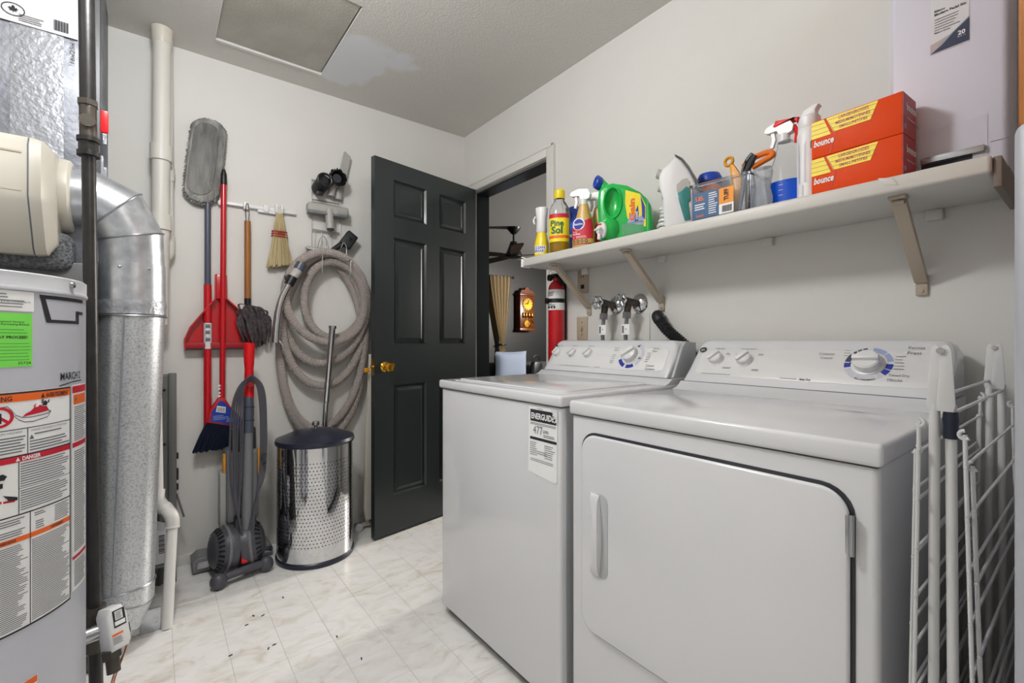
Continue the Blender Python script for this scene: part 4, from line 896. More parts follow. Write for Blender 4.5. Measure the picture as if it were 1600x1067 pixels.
ld = wb.p('lid', MB().lathe([(BR-.01, .565), (BR+.006, .568), (BR+.010, .578), (BR+.006, .592), (BR-.012, .598), (BR-.06, .618), (BR-.12, .632), (0, .638)], (BX, BY, 0), n=72), 'navy')
wb.p('lid_knob', MB().lathe([(0, 0), (.008, 0), (.008, .012), (.018, .018), (.019, .03), (.014, .036), (0, .037)], (BX+.0, BY, .634), (0, 0, 1), 24), 'steel', ld)

# ================================================================== UPRIGHT VACUUM
vc = Thing('upright_vacuum', 'upright ball vacuum cleaner with red wand handle against the back wall', 'vacuum cleaner', (.31, 2.5, 0))
BC = V((.300, 2.495, .118))
for s in (-1, 1):
    ctr = BC+V((s*.018, 0, 0)); ax = V((s*.94, -.18, .10)).normalized()
    vc.p('ball_shell', MB().lathe([(.106, .004), (.107, .02), (.103, .04), (.094, .06), (.082, .076), (.064, .088), (.040, .095), (0, .098)], ctr, ax, 44), 'charcoal2')
    vc.p('ball_trim', MB().lathe([(.1045, .034), (.1075, .040), (.1045, .046)], ctr, ax, 44), 'midgrey')
    u_, v_, d_ = frame(ax); sl = MB()
    for k in range(26):
        a = 2*math.pi*k/26; q = ctr+d_*.0725+(u_*math.cos(a)+v_*math.sin(a))*.0868; t_ = (u_*-math.sin(a)+v_*math.cos(a))
        sl.obox(q, t_*.0035, (d_*.009-(u_*math.cos(a)+v_*math.sin(a))*.0085), (u_*math.cos(a)+v_*math.sin(a)+d_).normalized()*.0016)
    vc.p('ball_vents', sl, 'dark')
vc.p('ball_core', MB().ell(BC, .06, .088, .092), 'black'); vc.p('red_catch', MB().box(.302, 2.392, .07, .328, 2.41, .115, .005), 'brightred')
vc.p('cleaner_head', MB().prism([(-.17, 0), (.16, 0), (.165, .03), (.15, .06), (-.15, .07), (-.175, .05)], (.30, 2.565, .006), (1, 0, 0), (0, 0, 1), (0, .12, 0), .01, 3), 'midgrey')
vc.p('head_plate', MB().box(.145, 2.552, .028, .455, 2.566, .06, .006), 'steel')
vc.p('stand_bar', MB().tube(smoothpath([(.215, 2.365, .035), (.25, 2.375, .042), (.31, 2.385, .046), (.37, 2.40, .045), (.405, 2.41, .042)]), .017, 14), 'charcoal2')
vc.p('stand_foot', MB().ell((.212, 2.36, .035), .034, .03, .035), 'charcoal2'); vc.p('stand_foot', MB().ell((.405, 2.41, .036), .032, .03, .036), 'charcoal2')
vc.p('bin_back', MB().box(.255, 2.50, .22, .39, 2.66, .56, .02, 3), 'midgrey'); vc.p('cyclone', MB().cyl((.33, 2.56, .3), (.33, 2.56, .66), .062, .055, n=28, bev=.01), 'charcoal')
vc.p('yellow_lever', MB().box(.245, 2.53, .45, .268, 2.57, .545, .006).box(.385, 2.50, .44, .398, 2.53, .56, .004), 'amber', label='amber plastic levers')
vc.p('side_panel', MB().box(.232, 2.52, .20, .258, 2.62, .46, .006), 'toolgrey'); vc.p('motor_neck', MB().prism([(-.05, 0), (.055, 0), (.045, .10), (-.04, .10)], (.325, 2.45, .16), (1, 0, 0), (0, 0, 1), (0, .12, 0), .012), 'charcoal')
vc.p('wand_handle', MB().lathe([(0, 0), (.021, 0), (.0215, .07), (.019, .14), (.022, .17), (.024, .235), (.0235, .262), (.019, .262), (.019, .22)], (.352, 2.53, .805), (0, 0, 1), 24), 'brightred', label='bright red wand handle')
vc.p('cord_hook', MB().cyl((.352, 2.505, .875), (.352, 2.478, .875), .016, n=20, bev=.004).box(.34, 2.485, .875, .364, 2.51, .905, .005), 'darkred')
vc.p('wand_joint', MB().tube([(.350, 2.53, .81), (.347, 2.52, .745), (.344, 2.51, .64)], [.021, .025, .024], 20), 'slate'); vc.p('joint_rings', MB().tube([(.348, 2.523, .762), (.348, 2.522, .756)], .0265, 20).tube([(.346, 2.517, .70), (.346, 2.516, .694)], .0265, 20), 'charcoal')
vc.p('wand', MB().tube([(.344, 2.51, .645), (.332, 2.455, .20)], .0225, 24), 'midgrey'); vc.p('wand_end', MB().tube([(.333, 2.458, .21), (.322, 2.43, .105)], [.024, .015], 16), 'charcoal2'); vc.p('wand_pale_cap', MB().box(.318, 2.424, .178, .346, 2.44, .19, .003), 'paper2')  # the last box is a pale cap across the wand's lower end
cd = MB()
for k in range(6):
    o_ = .0095*k; l_ = V((.352-.012-.3*o_, 2.478, .89+.004*k))
    lo_ = V((.318+.004*k, 2.425-.004*k, .16-.012*k))
    pth = [V((.352, 2.476-.003*k, .893+.005*k)), V((.322-o_*.5, 2.47-.002*k, .86)), V((.318-o_, 2.462, .74)), V((.312-o_*.95+.004*math.sin(k*2), 2.452, .48)), V((.298-o_*.3, 2.436, .28+.01*k)), lo_, V((.352+o_*.3, 2.432, .27+.012*k)), V((.386+o_*.45, 2.455, .46)), V((.390+o_*.5, 2.462, .72)), V((.378+o_*.45, 2.47-.002*k, .86)), V((.352, 2.476-.003*k, .893+.005*k))]
    cd.tube(smoothpath(pth, 6), .0042, 7)
vc.p('power_cord', cd, 'charcoal2', label='looped dark grey power cord')
vc.p('cord_plug', MB().box(.392, 2.44, .505, .412, 2.47, .54, .005).box(.396, 2.436, .48, .406, 2.445, .495, .002), 'charcoal')
# ================================================================== WASHER AND DRYER
def console_prof(xb, zb, xt, zt, xback):
    # side outline (x,z) of a control console: sloped front, rounded top edge
    return [(xback, zb-.02), (xb-.01, zb-.02), (xb, zb), (xt-.012, zt-.016), (xt-.004, zt-.005), (xt+.008, zt), (xback, zt-.004)]
def console(th, xb, zb, xt, zt, xback, y0, y1, mat_front):
    # loft across y with rounded upper corners
    mb = MB(); rings = []
    for y, k in ((y0, .62), (y0+.004, .80), (y0+.012, .92), (y0+.024, .98), (y0+.04, 1), (y1-.04, 1), (y1-.024, .98), (y1-.012, .92), (y1-.004, .80), (y1, .62)):
        rings.append([(x if z <= zb else xb+(x-xb)*(.55+.45*k) if x < xback-.001 else x, y, zb+(z-zb)*k if z > zb else z) for x, z in console_prof(xb, zb, xt, zt, xback)])
    mb.loft(rings); return th.p('console', mb, mat_front)
def seg_ring(mb, fn, r0, r1, a0, a1, n=6):
    for i in range(n):
        a, b = R(a0+(a1-a0)*i/n), R(a0+(a1-a0)*(i+1)/n)
        mb.poly(fn, [(r0*math.cos(a), r0*math.sin(a)), (r0*math.cos(b), r0*math.sin(b)), (r1*math.cos(b), r1*math.sin(b)), (r1*math.cos(a), r1*math.sin(a))])
    return mb
def knob(th, c, n, up, r, parent, h=.022, tilt=-35):
    u_ = V(up).cross(V(n)).normalized(); c = V(c); n = V(n)
    k = th.p('knob', MB().lathe([(0, 0), (r*1.12, 0), (r*1.12, .003), (r, .004), (r*.94, h*.72), (r*.8, h*.82), (0, h*.84)], c, n, 36), 'panelwhite', parent)
    a = R(tilt); d = u_*math.sin(a)+V(up)*math.cos(a); s_ = u_*math.cos(a)-V(up)*math.sin(a)
    return k, MB().obox(c+n*h*.86, d*r*.92, s_*r*.22, n*h*.30, .003)
# ---------------- washer
wa = Thing('washing_machine', 'white top loading washing machine next to the open door', 'washing machine', (1.24, 1.28, 0))
wa.p('body', MB().box(.897, .942, .032, 1.60, 1.622, .895, .012, 3), 'enamel')
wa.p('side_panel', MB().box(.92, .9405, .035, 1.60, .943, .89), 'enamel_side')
wa.p('toe_recess', MB().box(.925, .955, .004, 1.58, 1.61, .034), 'charcoal')
for x in (.96, 1.55):
    for y in (1.0, 1.57): wa.p('foot', MB().cyl((x, y, 0), (x, y, .01), .02, n=14), 'black')
wa.p('top_panel', MB().box(.888, .930, .893, 1.60, 1.630, .925, .008, 3), 'enamel')
wa.p('top_gap', MB().box(.8964, .938, .8905, 1.59, 1.626, .8945), 'charcoal')
lid = wa.p('lid', MB().prism([(a_, b_) for a_, b_ in rrect(.42, .60, .03)], (1.155, 1.28, .9235), (1, 0, 0), (0, 1, 0), (0, 0, .0075), .003), 'enamel')
wa.p('lid_rim', MB().prism(rrect(.45, .63, .04), (1.15, 1.28, .9235), (1, 0, 0), (0, 1, 0), (0, 0, .003), .0015), 'enamel')
# flared deck rising to the console
wa.p('rear_deck', MB().loft([[(x, y, z) for x, z in ((1.60, .92), (1.375, .922), (1.405, .930), (1.428, .945), (1.60, .947))] for y in (.934, 1.626)]), 'enamel')
xb, zb, xt, zt = 1.432, .947, 1.515, 1.081
cw = console(wa, xb, zb, xt, zt, 1.60, .958, 1.612, 'enamel')
wa.p('console_seam', MB().box(xb-.003, .945, zb-.003, 1.60, 1.622, zb), 'inkgrey', cw)
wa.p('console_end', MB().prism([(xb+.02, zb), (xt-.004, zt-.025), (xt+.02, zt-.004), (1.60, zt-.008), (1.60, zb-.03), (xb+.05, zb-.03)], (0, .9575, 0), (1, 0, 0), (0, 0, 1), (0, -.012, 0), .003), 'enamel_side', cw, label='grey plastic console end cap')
cn = V((-(zt-.016-zb), 0, xt-.012-xb)).normalized(); cup = V((xt-.012-xb, 0, zt-.016-zb)).normalized()
def cpt(y, z, e=0): 
    k = (z-zb)/(zt-.016-zb); return V((xb+(xt-.012-xb)*k, y, z))+cn*e
pl_ = MB(); o0 = cpt(1.285, 1.008)
pl_.prism(rrect(.60, .098, .022), o0-cn*.002, (0, -1, 0), cup, cn*.0035, .002)
pn_ = wa.p('control_panel', pl_, 'panelwhite', cw)
cf = lambda y, z, e=.0022: (lambda a, b: cpt(y, z, e)+V((0, -1, 0))*a+cup*b)
for y in (1.565, 1.470, 1.374):
    k, rb_ = knob(wa, cpt(y, 1.024, .001), cn, cup, .021, cw, .024, 40); wa.p('knob_grip', rb_, 'panelwhite', cw)
k, rb_ = knob(wa, cpt(1.147, 1.022, .001), cn, cup, .033, cw, .034, 50); wa.p('dial_grip', rb_, 'panelwhite', cw)
dc = cf(1.147, 1.022)
wa.p('dial_blue', seg_ring(seg_ring(MB(), dc, .043, .058, 205, 250), dc, .043, .058, 262, 300), 'inkblue', cw)
wa.p('dial_grey', seg_ring(seg_ring(MB(), dc, .043, .058, -50, 60, 12), dc, .043, .047, 130, 200), 'dialgrey', cw)
p = MB().poly(dc, [(-.047, .0), (-.037, .006), (-.043, -.012)]).poly(dc, [(.012, .040), (.028, .048), (.026, .036)]).poly(dc, [(.044, -.006), (.036, -.018), (.052, -.016)])
wa.p('dial_arrows', p, 'ink', cw)
p = MB()
for t, y, z, h in (('Load Size', 1.565, 1.053, .005), ('Temperature', 1.470, 1.0535, .005), ('Options', 1.374, 1.0535, .005)): p.text(t, cf(y, z, .003), 0, 0, h, .036, 'c')
p.text('Perma', cf(1.055, 1.046, .003), 0, 0, .007); p.text('Press', cf(1.055, 1.036, .003), 0, 0, .007); p.text('Colours', cf(1.062, .982, .003), 0, 0, .008); p.text('Couleurs', cf(1.062, .970, .003), 0, 0, .008); p.text('Cottons', cf(1.215, 1.046, .003), 0, 0, .006, .026, 'r'); p.text('Cotton', cf(1.215, 1.037, .003), 0, 0, .006, .024, 'r')
p.lines(cf(1.075, .995, .003), 0, 0, .02, .05, .009, .18, 1, .3); p.lines(cf(1.24, .985, .003), 0, 0, .02, .05, .009, .18, 1, .3); p.rect(cf(1.52, .968, .003), 0, 0, .18, .0014); p.rect(cf(1.31, .968, .003), 0, 0, .03, .0014)
wa.p('console_print', p, 'inkgrey', cw)
p = MB(); c_ = cf(1.594, 1.05, .003); p.poly(c_, [(.011*math.cos(R(t)), .011*math.sin(R(t))) for t in range(0, 360, 20)]); wa.p('emblem', p, 'charcoal', cw); p = MB(); p.text('ge', cf(1.594, 1.047, .004), 0, 0, .006, .010, 'c', .01); wa.p('emblem_letters', p, 'paper', cw)
# energy label
ef = plane((.897, 1.082, .684), (0, -1, 0), (0, 0, 1), .0012); ef2 = plane((.897, 1.082, .684), (0, -1, 0), (0, 0, 1), .0018)
ef3 = plane((.897, 1.082, .684), (0, -1, 0), (0, 0, 1), .0024)
el = wa.p('energy_label', MB().poly(ef, [(.0, .0), (.122, -.012), (.128, -.003), (.13, .19), (.118, .192), (.11, .2), (.004, .198)]), 'paper', label='white energy rating sticker')
p = MB().rect(ef2, .012, .155, .126, .19).rect(ef2, .010, .100, .127, .108); wa.p('label_bands', p, 'ink', el)
p = MB().text('ENERGUIDE', ef3, .017, .163, .017, .10, 'l', .03)
wa.p('label_title', p, 'paper', el)
p = MB().text('477', ef2, .025, .118, .024, .042, 'l', 0).text('kWh', ef2, .071, .124, .01, .022, 'l', .02).text('Canada', ef2, .045, .1925, .004, .022)
p.lines(ef2, .012, .144, .126, .153, .004, .4, 1, .05); p.lines(ef2, .071, .112, .118, .122, .0045, .45, 1, .3); p.lines(ef2, .010, .05, .045, .096, .006, .3, 1, .4); p.lines(ef2, .075, .048, .124, .094, .006, .3, 1, .4); p.lines(ef2, .04, .055, .09, .072, .006, .3, 1, .3); p.lines(ef2, .012, .032, .122, .046, .005, .3, 1, .1)
wa.p('label_print', p, 'inkgrey', el)
wa.p('torn_corner', MB().poly(ef3, [(.100, .2), (.130, .199), (.132, .166), (.117, .160), (.124, .172), (.108, .176), (.112, .186)]), 'panelwhite', el)
# ---------------- dryer
dr_ = Thing('clothes_dryer', 'white front loading clothes dryer beside the drying rack', 'dryer', (1.25, .57, 0))
dr_.p('body', MB().box(.914, .224, .035, 1.60, .915, .880, .012, 3), 'enamel')
dr_.p('toe_recess', MB().box(.94, .235, .004, 1.58, .905, .037), 'charcoal')
for x in (.97, 1.55):
    for y in (.27, .87): dr_.p('foot', MB().cyl((x, y, 0), (x, y, .01), .02, n=14), 'black')
dr_.p('top_panel', MB().box(.905, .218, .877, 1.60, .917, .915, .008, 3), 'enamel')
dr_.p('top_gap', MB().box(.9134, .226, .8745, 1.59, .911, .879), 'charcoal')
dr_.p('rear_deck', MB().loft([[(x, y, z) for x, z in ((1.62, .91), (1.385, .912), (1.425, .922), (1.448, .940), (1.62, .942))] for y in (.222, .914)]), 'enamel')
xb, zb, xt, zt = 1.452, .942, 1.56, 1.081
cd_ = console(dr_, xb, zb, xt, zt, 1.63, .2265, .905, 'enamel')
dr_.p('console_seam', MB().box(xb-.003, .224, zb-.003, 1.62, .912, zb), 'inkgrey', cd_)
cn = V((-(zt-.016-zb), 0, xt-.012-xb)).normalized(); cup = V((xt-.012-xb, 0, zt-.016-zb)).normalized()
dr_.p('control_panel', MB().prism(rrect(.62, .112, .024), cpt(.567, 1.006)-cn*.002, (0, -1, 0), cup, cn*.0035, .002), 'panelwhite', cd_)
for y in (.818, .722):
    k, rb_ = knob(dr_, cpt(y, 1.016, .001), cn, cup, .024, cd_, .028, 40); dr_.p('knob_grip', rb_, 'panelwhite', cd_)
k, rb_ = knob(dr_, cpt(.395, 1.016, .001), cn, cup, .032, cd_, .034, 88); dr_.p('dial_grip', rb_, 'panelwhite', cd_)
dc = cf(.395, 1.016)
dr_.p('dial_blue', seg_ring(seg_ring(seg_ring(MB(), dc, .039, .054, 178, 196, 3), dc, .039, .054, -18, 2, 3), dc, .039, .054, -40, -21, 3), 'inkblue', cd_)
dr_.p('dial_dark', seg_ring(seg_ring(seg_ring(seg_ring(MB(), dc, .041, .054, 142, 174, 5), dc, .041, .054, 128, 138, 2), dc, .041, .054, 114, 125, 2), dc, .041, .054, 100, 111, 2), 'darkblue', cd_)
dr_.p('dial_pale', seg_ring(seg_ring(MB(), dc, .041, .054, 48, 85, 5), dc, .041, .054, 12, 44, 5), 'paleblue', cd_)
dr_.p('dial_minutes', seg_ring(seg_ring(seg_ring(MB(), dc, .039, .054, 200, 238, 5), dc, .039, .054, 242, 298, 7), dc, .039, .054, 302, 316, 3), 'dialgrey', cd_)
dr_.p('dial_mark', seg_ring(MB().poly(dc, [(-.036, .002), (-.042, .004), (-.042, -.001)]), dc, .050, .054, 245, 296, 8), 'ink', cd_)
p = MB(); p.text('Signal', cf(.818, 1.049, .003), 0, 0, .006, .030, 'c').text('Temperature', cf(.722, 1.049, .003), 0, 0, .006, .052, 'c')
p.text('Cottons', cf(.478, 1.037, .003), 0, 0, .0085, .038, 'r').text('Cotons', cf(.480, 1.026, .003), 0, 0, .0075, .030, 'r').text('Perma', cf(.318, 1.056, .003), 0, 0, .0095, .033).text('Press', cf(.318, 1.043, .003), 0, 0, .0095, .028).text('Minute', cf(.347, .975, .003), 0, 0, .0085, .030).text('Timed Dry', cf(.347, .987, .003), 0, 0, .0075, .042)
p.lines(cf(.34, 1.0, .003), 0, 0, .022, .056, .010, .14, 1, .3); p.lines(cf(.455, 1.03, .003), 0, 0, .018, .034, .009, .14, 1, .3); p.rect(cf(.85, .967, .003), 0, 0, .10, .0014); p.rect(cf(.60, .966, .003), 0, 0, .045, .0014)
for y in (.85, .79, .757, .685): p.lines(cf(y, 1.030, .003), 0, 0, .016, .010, .004, .3, 1, .2)
p.lines(cf(.785, .985, .003), 0, 0, .03, .010, .004, .3, 1, .2); p.lines(cf(.69, .982, .003), 0, 0, .022, .010, .004, .3, 1, .2)
dr_.p('console_print', p, 'inkgrey', cd_)
p = MB(); p.text('Auto Dry', cf(.548, .964, .003), 0, 0, .007, .030, 'l', .02); dr_.p('model_mark', p, 'ink', cd_)
p = MB(); c_ = cf(.877, 1.046, .003); p.poly(c_, [(.013*math.cos(R(t)), .011*math.sin(R(t))) for t in range(0, 360, 20)]); dr_.p('emblem', p, 'charcoal', cd_); p = MB(); p.text('ge', cf(.877, 1.043, .004), 0, 0, .007, .012, 'c', .01); dr_.p('emblem_letters', p, 'paper', cd_)
p = MB(); sf_ = lambda a, b: V((1.285+a, .345-b, .9156))
for k in range(9):
    a0 = random.uniform(-.014, .012); b0 = random.uniform(-.06, .0); L_ = random.uniform(.02, .06); w_ = .0009
    p.poly(sf_, [(a0, b0), (a0+w_, b0), (a0+w_+random.uniform(-.006, .006), b0+L_), (a0+.0002, b0+L_)])
o = dr_.p('scuff_marks', p, 'inkgrey'); o['kind'] = 'stuff'
# door
yc, zc_ = .565, .572
dr_.p('door_gap', MB().prism(rrect(.618, .53, .05), (.9125, yc, zc_), (0, -1, 0), (0, 0, 1), (-.0005, 0, 0)).prism(rrect(.618, .53, .05), (.9135, yc, zc_), (0, -1, 0), (0, 0, 1), (.004, 0, 0)), 'charcoal')
dd = dr_.p('door', MB().prism(rrect(.606, .518, .046, 10), (.914, yc, zc_), (0, -1, 0), (0, 0, 1), (-.012, 0, 0), .006, 3), 'enamel')
hp = MB(); yh = .803
hp.prism(rrect(.05, .215, .022), (.9025, yh-.004, .578), (0, -1, 0), (0, 0, 1), (-.002, 0, 0), .0009); dr_.p('handle_recess', hp, 'enamel_side', dd)
rings = []
for i in range(17):
    k = i/16; z = .474+.208*k; b = math.sin(math.pi*k)**.5; ro = .006+.018*b
    yy = yh+.014-.010*math.sin(math.pi*k); w_ = .013+.005*(1-b)
    rings.append([(.9025, yy+w_, z), (.9025-ro*.8, yy+w_*.6, z), (.9025-ro, yy-w_*.2, z), (.9025-ro*.85, yy-w_, z), (.9025, yy-w_*1.02, z)])
dr_.p('handle', MB().loft(rings), 'enamel', dd, label='curved white door pull')
for z in (.76, .38): 
    h_ = MB().box(.902, .256, z-.032, .906, .268, z+.032, .001).cyl((.903, .259, z-.034), (.903, .259, z+.034), .0045, n=12); dr_.p('hinge', h_, 'steel', dd)

# ================================================================== RIGHT WALL FIXTURES
for y, z, lab, nm in ((1.598, 1.372, 'beige outlet plate just under the shelf left of its bracket', 'u'), (1.603, 1.140, 'beige switch plate low beside the fire extinguisher', 'l')):
    t = Thing('wall_plate', lab, 'wall plate', (XR, y, z)); t.p('plate', MB().box(XR-.006, y-.036, z-.058, XR, y+.036, z+.058, .003), 'beigeplate')
    if nm == 'u':
        for dz in (.025, -.022): t.p('socket', MB().prism(rrect(.034, .03, .01), (XR-.006, y, z+dz), (0, -1, 0), (0, 0, 1), (-.0015, 0, 0)), 'beige')
        t.p('slots', MB().box(XR-.0085, y-.008, z+.02, XR-.0074, y-.005, z+.03).box(XR-.0085, y+.005, z+.02, XR-.0074, y+.008, z+.03).box(XR-.009, y-.012, z-.035, XR-.0074, y+.010, z-.015), 'ink')
    else:
        t.p('toggle', MB().box(XR-.016, y-.005, z-.012, XR-.006, y+.005, z+.006, .002), 'beige'); t.p('screw', MB().cyl((XR-.0075, y, z+.03), (XR-.006, y, z+.03), .003, n=10).cyl((XR-.0075, y, z-.03), (XR-.006, y, z-.03), .003, n=10), 'steel')
solo('access_panel', MB().box(XR-.006, 1.206, .85, XR, 1.44, 1.198, .002), 'wall', 'wall-coloured access panel behind the washer valves', 'panel')
for y, lab in ((1.391, 'chrome washer tap nearer the doorway with wheel handle'), (1.262, 'chrome washer tap nearer the drain hose with wheel handle')):
    t = Thing('water_valve', lab, 'tap', (XR, y, 1.24)); z = 1.243
    t.p('escutcheon', MB().lathe([(.044, 0), (.042, .004), (.028, .014), (.018, .018), (.012, .02), (0, .02)], (XR, y, z), (-1, 0, 0), 32), 'chrome')
    t.p('body', MB().cyl((XR-.015, y, z), (XR-.085, y, z+.004), .016, n=18).cyl((XR-.075, y, z+.004), (XR-.082, y+.002, z-.045), .017, .014, n=18).cyl((XR-.07, y, z+.003), (XR-.10, y, z+.005), .019, n=8), 'valvebody')
    t.p('hose_nut', MB().cyl((XR-.082, y+.002, z-.042), (XR-.084, y+.003, z-.068), .019, n=6), 'steel')
    wl_ = MB().tube([(XR-.128+.002*math.cos(R(6*a)), y+(.026+.003*math.cos(R(6*a)))*math.cos(R(a)), z+.006+(.026+.003*math.cos(R(6*a)))*math.sin(R(a))) for a in range(0, 360, 10)], .0045, 8, True)
    for a in range(0, 360, 60): wl_.cyl((XR-.126, y, z+.006), (XR-.128, y+.026*math.cos(R(a)), z+.006+.026*math.sin(R(a))), .003, n=6)
    wl_.cyl((XR-.10, y, z+.005), (XR-.130, y, z+.006), .006, n=12); t.p('wheel_handle', wl_, 'steel')
    h = Thing('supply_hose', 'braided grey supply hose dropping from the tap '+('nearer the doorway' if y > 1.3 else 'nearer the drain hose'), 'hose', (XR-.08, y, .9))
    h.p('hose', MB().tube(smoothpath([(XR-.084, y+.003, z-.066), (XR-.080, y+.012, 1.10), (XR-.072, y+.012, 1.05), (XR-.06, y+.004, .95), (XR-.05, y, .80)]), .0085, 12), 'midgrey')
    tg = h.p('tag', MB().box(XR-.096, y-.020, 1.105, XR-.0945, y+.022, 1.150, .0006), 'paper', label='white paper tag'); h.p('tag_print', MB().box(XR-.0966, y-.004, 1.127, XR-.096, y+.0, 1.132).box(XR-.0966, y+.008, 1.112, XR-.096, y+.018, 1.143), 'inkgrey', tg)
# drain hose
dh = Thing('drain_hose', 'black corrugated drain hose hooked into the wall behind the washer', 'hose', (XR-.03, 1.1, .95))
pth = smoothpath([(XR-.012, 1.150, 1.168), (XR-.036, 1.142, 1.182), (XR-.055, 1.128, 1.172), (XR-.06, 1.088, 1.127), (XR-.055, 1.045, 1.09), (XR-.05, .995, 1.045), (XR-.045, .965, .99), (XR-.04, .95, .88)], 8)
dh.p('end_elbow', MB().tube(pth[:20], [.024]*19+[.022], 18), 'blackrubber'); dh.p('corrugation', corrugated(MB(), pth[16:42], .0235, .011, .22, 16), 'blackrubber'); dh.p('tail', MB().tube(pth[40:], .0185, 16), 'blackrubber')
# fire extinguisher
ex = Thing('fire_extinguisher', 'red fire extinguisher hung on the wall beside the door frame', 'fire extinguisher', (1.625, 1.735, .96)); q = (1.625, 1.735, 0); er = .042
ex.p('cylinder', MB().lathe([(0, .96), (er-.004, .96), (er, .968), (er, 1.335), (er*.93, 1.355), (er*.7, 1.375), (er*.4, 1.385), (0, 1.387)], q, n=36), 'red')
el_ = ex.p('label_band', MB().lathe([(er+.0005, 1.235), (er+.0006, 1.236), (er+.0006, 1.338), (er, 1.339)], q, n=36), 'paper', label='white instruction label')
ex.p('neck', MB().cyl((q[0], q[1], 1.38), (q[0], q[1], 1.40), .018, n=18), 'red'); ex.p('valve', MB().box(q[0]-.016, q[1]-.012, 1.395, q[0]+.016, q[1]+.012, 1.415, .003), 'darkmetal')
ex.p('lever', MB().box(q[0]-.02, q[1]-.05, 1.414, q[0]+.02, q[1]+.015, 1.421, .002).obox((q[0], q[1]-.02, 1.398), (.008, 0, 0), (0, .034, -.006), (0, 0, .003)), 'black'); ex.p('nozzle', MB().cyl((q[0], q[1]-.015, 1.40), (q[0], q[1]-.05, 1.36), .01, n=12), 'black')
ex.p('gauge', MB().cyl((q[0]-.018, q[1]+.02, 1.402), (q[0]-.032, q[1]+.022, 1.402), .017, n=24), 'darkmetal'); ex.p('pull_ring', MB().tube([(q[0]-.02, q[1]+.022+.011*math.cos(R(a)), 1.428+.011*math.sin(R(a))) for a in range(0, 360, 20)], .0015, 6, True), 'steel')
def ef_(e): return lambda a, z: (q[0]-(er+e)*math.cos(a/er), q[1]-(er+e)*math.sin(a/er), z)
p = MB(); 
for z0, z1 in ((1.30, 1.33), (1.245, 1.27)): p.lines(ef_(.0014), -.035, z0, .03, z1, .006, .5, 4, .3)
for a in (-.03, -.012, .006, .02): p.rect(ef_(.0014), a, 1.242, a+.009, 1.254, 2)
ex.p('label_print', p, 'ink', el_)
ex.p('strap', MB().lathe([(er+.0012, 1.272), (er+.002, 1.273), (er+.002, 1.292), (er+.0012, 1.293)], q, n=36).box(q[0]-.048, q[1]+.012, 1.268, q[0]-.03, q[1]+.036, 1.297, .002), 'darkmetal'); ex.p('wall_bracket', MB().box(XR-.014, q[1]-.02, 1.0, XR-.001, q[1]+.012, 1.40, .002), 'black')
# ================================================================== WALL SHELF
sh = Thing('wall_shelf', 'white wrapped wall shelf on beige brackets above the appliances', 'shelf', (1.535, .94, 1.432))
SZ = 1.474
sh.p('board', MB().box(1.392, .152, 1.434, XR, 1.728, SZ, .008, 3), 'shelfwrap')
sh.p('wrap_fold', MB().obox((1.3915, .325, 1.462), (.0012, 0, 0), (0, .014, .003), (0, .006, .010), .0008), 'shelfwrap')
sh.p('end_cap', MB().box(1.389, 1.718, 1.432, 1.44, 1.733, 1.472, .003), 'paper')
sh.p('end_cleat', MB().box(1.405, .138, 1.405, XR, .1515, 1.470, .002), 'brownwood', label='dark wooden cleat under the shelf end')
for y in (1.555, 1.146, .317):
    bk = MB(); a, b = V((XR-.016, y, 1.24)), V((1.445, y, 1.418)); d = (b-a).normalized(); n = d.cross(V((0, 1, 0))).normalized()
    w_ = .013
    bk.obox((a+b)/2-n*.0 , (b-a)/2, (0, w_, 0), n*.0015)
    for s in (-1, 1): bk.obox((a+b)/2+V((0, s*w_, 0))-n*(-.007 if n.z > 0 else .007), (b-a)/2, (0, .0012, 0), n*.008)
    o = sh.p('bracket', bk, 'beige', label='beige diagonal shelf bracket')
    sh.p('wall_foot', MB().box(XR-.010, y-w_, 1.205, XR, y+w_, 1.262, .002).cyl((XR-.014, y, 1.217), (XR-.009, y, 1.217), .005, n=10), 'beige', o)
    sh.p('shelf_clip', MB().box(1.425, y-.017, 1.425, 1.458, y+.017, 1.434, .002).cyl((1.44, y-.012, 1.418), (1.44, y+.012, 1.418), .006, n=10), 'beige', o)
for y in (1.575, 1.14, .72, .29): sh.p('wall_clip', MB().box(XR-.022, y-.018, 1.405, XR, y+.018, 1.434, .003), 'wall')
u_, k_ = V((0, -1, 0)), V((0, 0, 1))
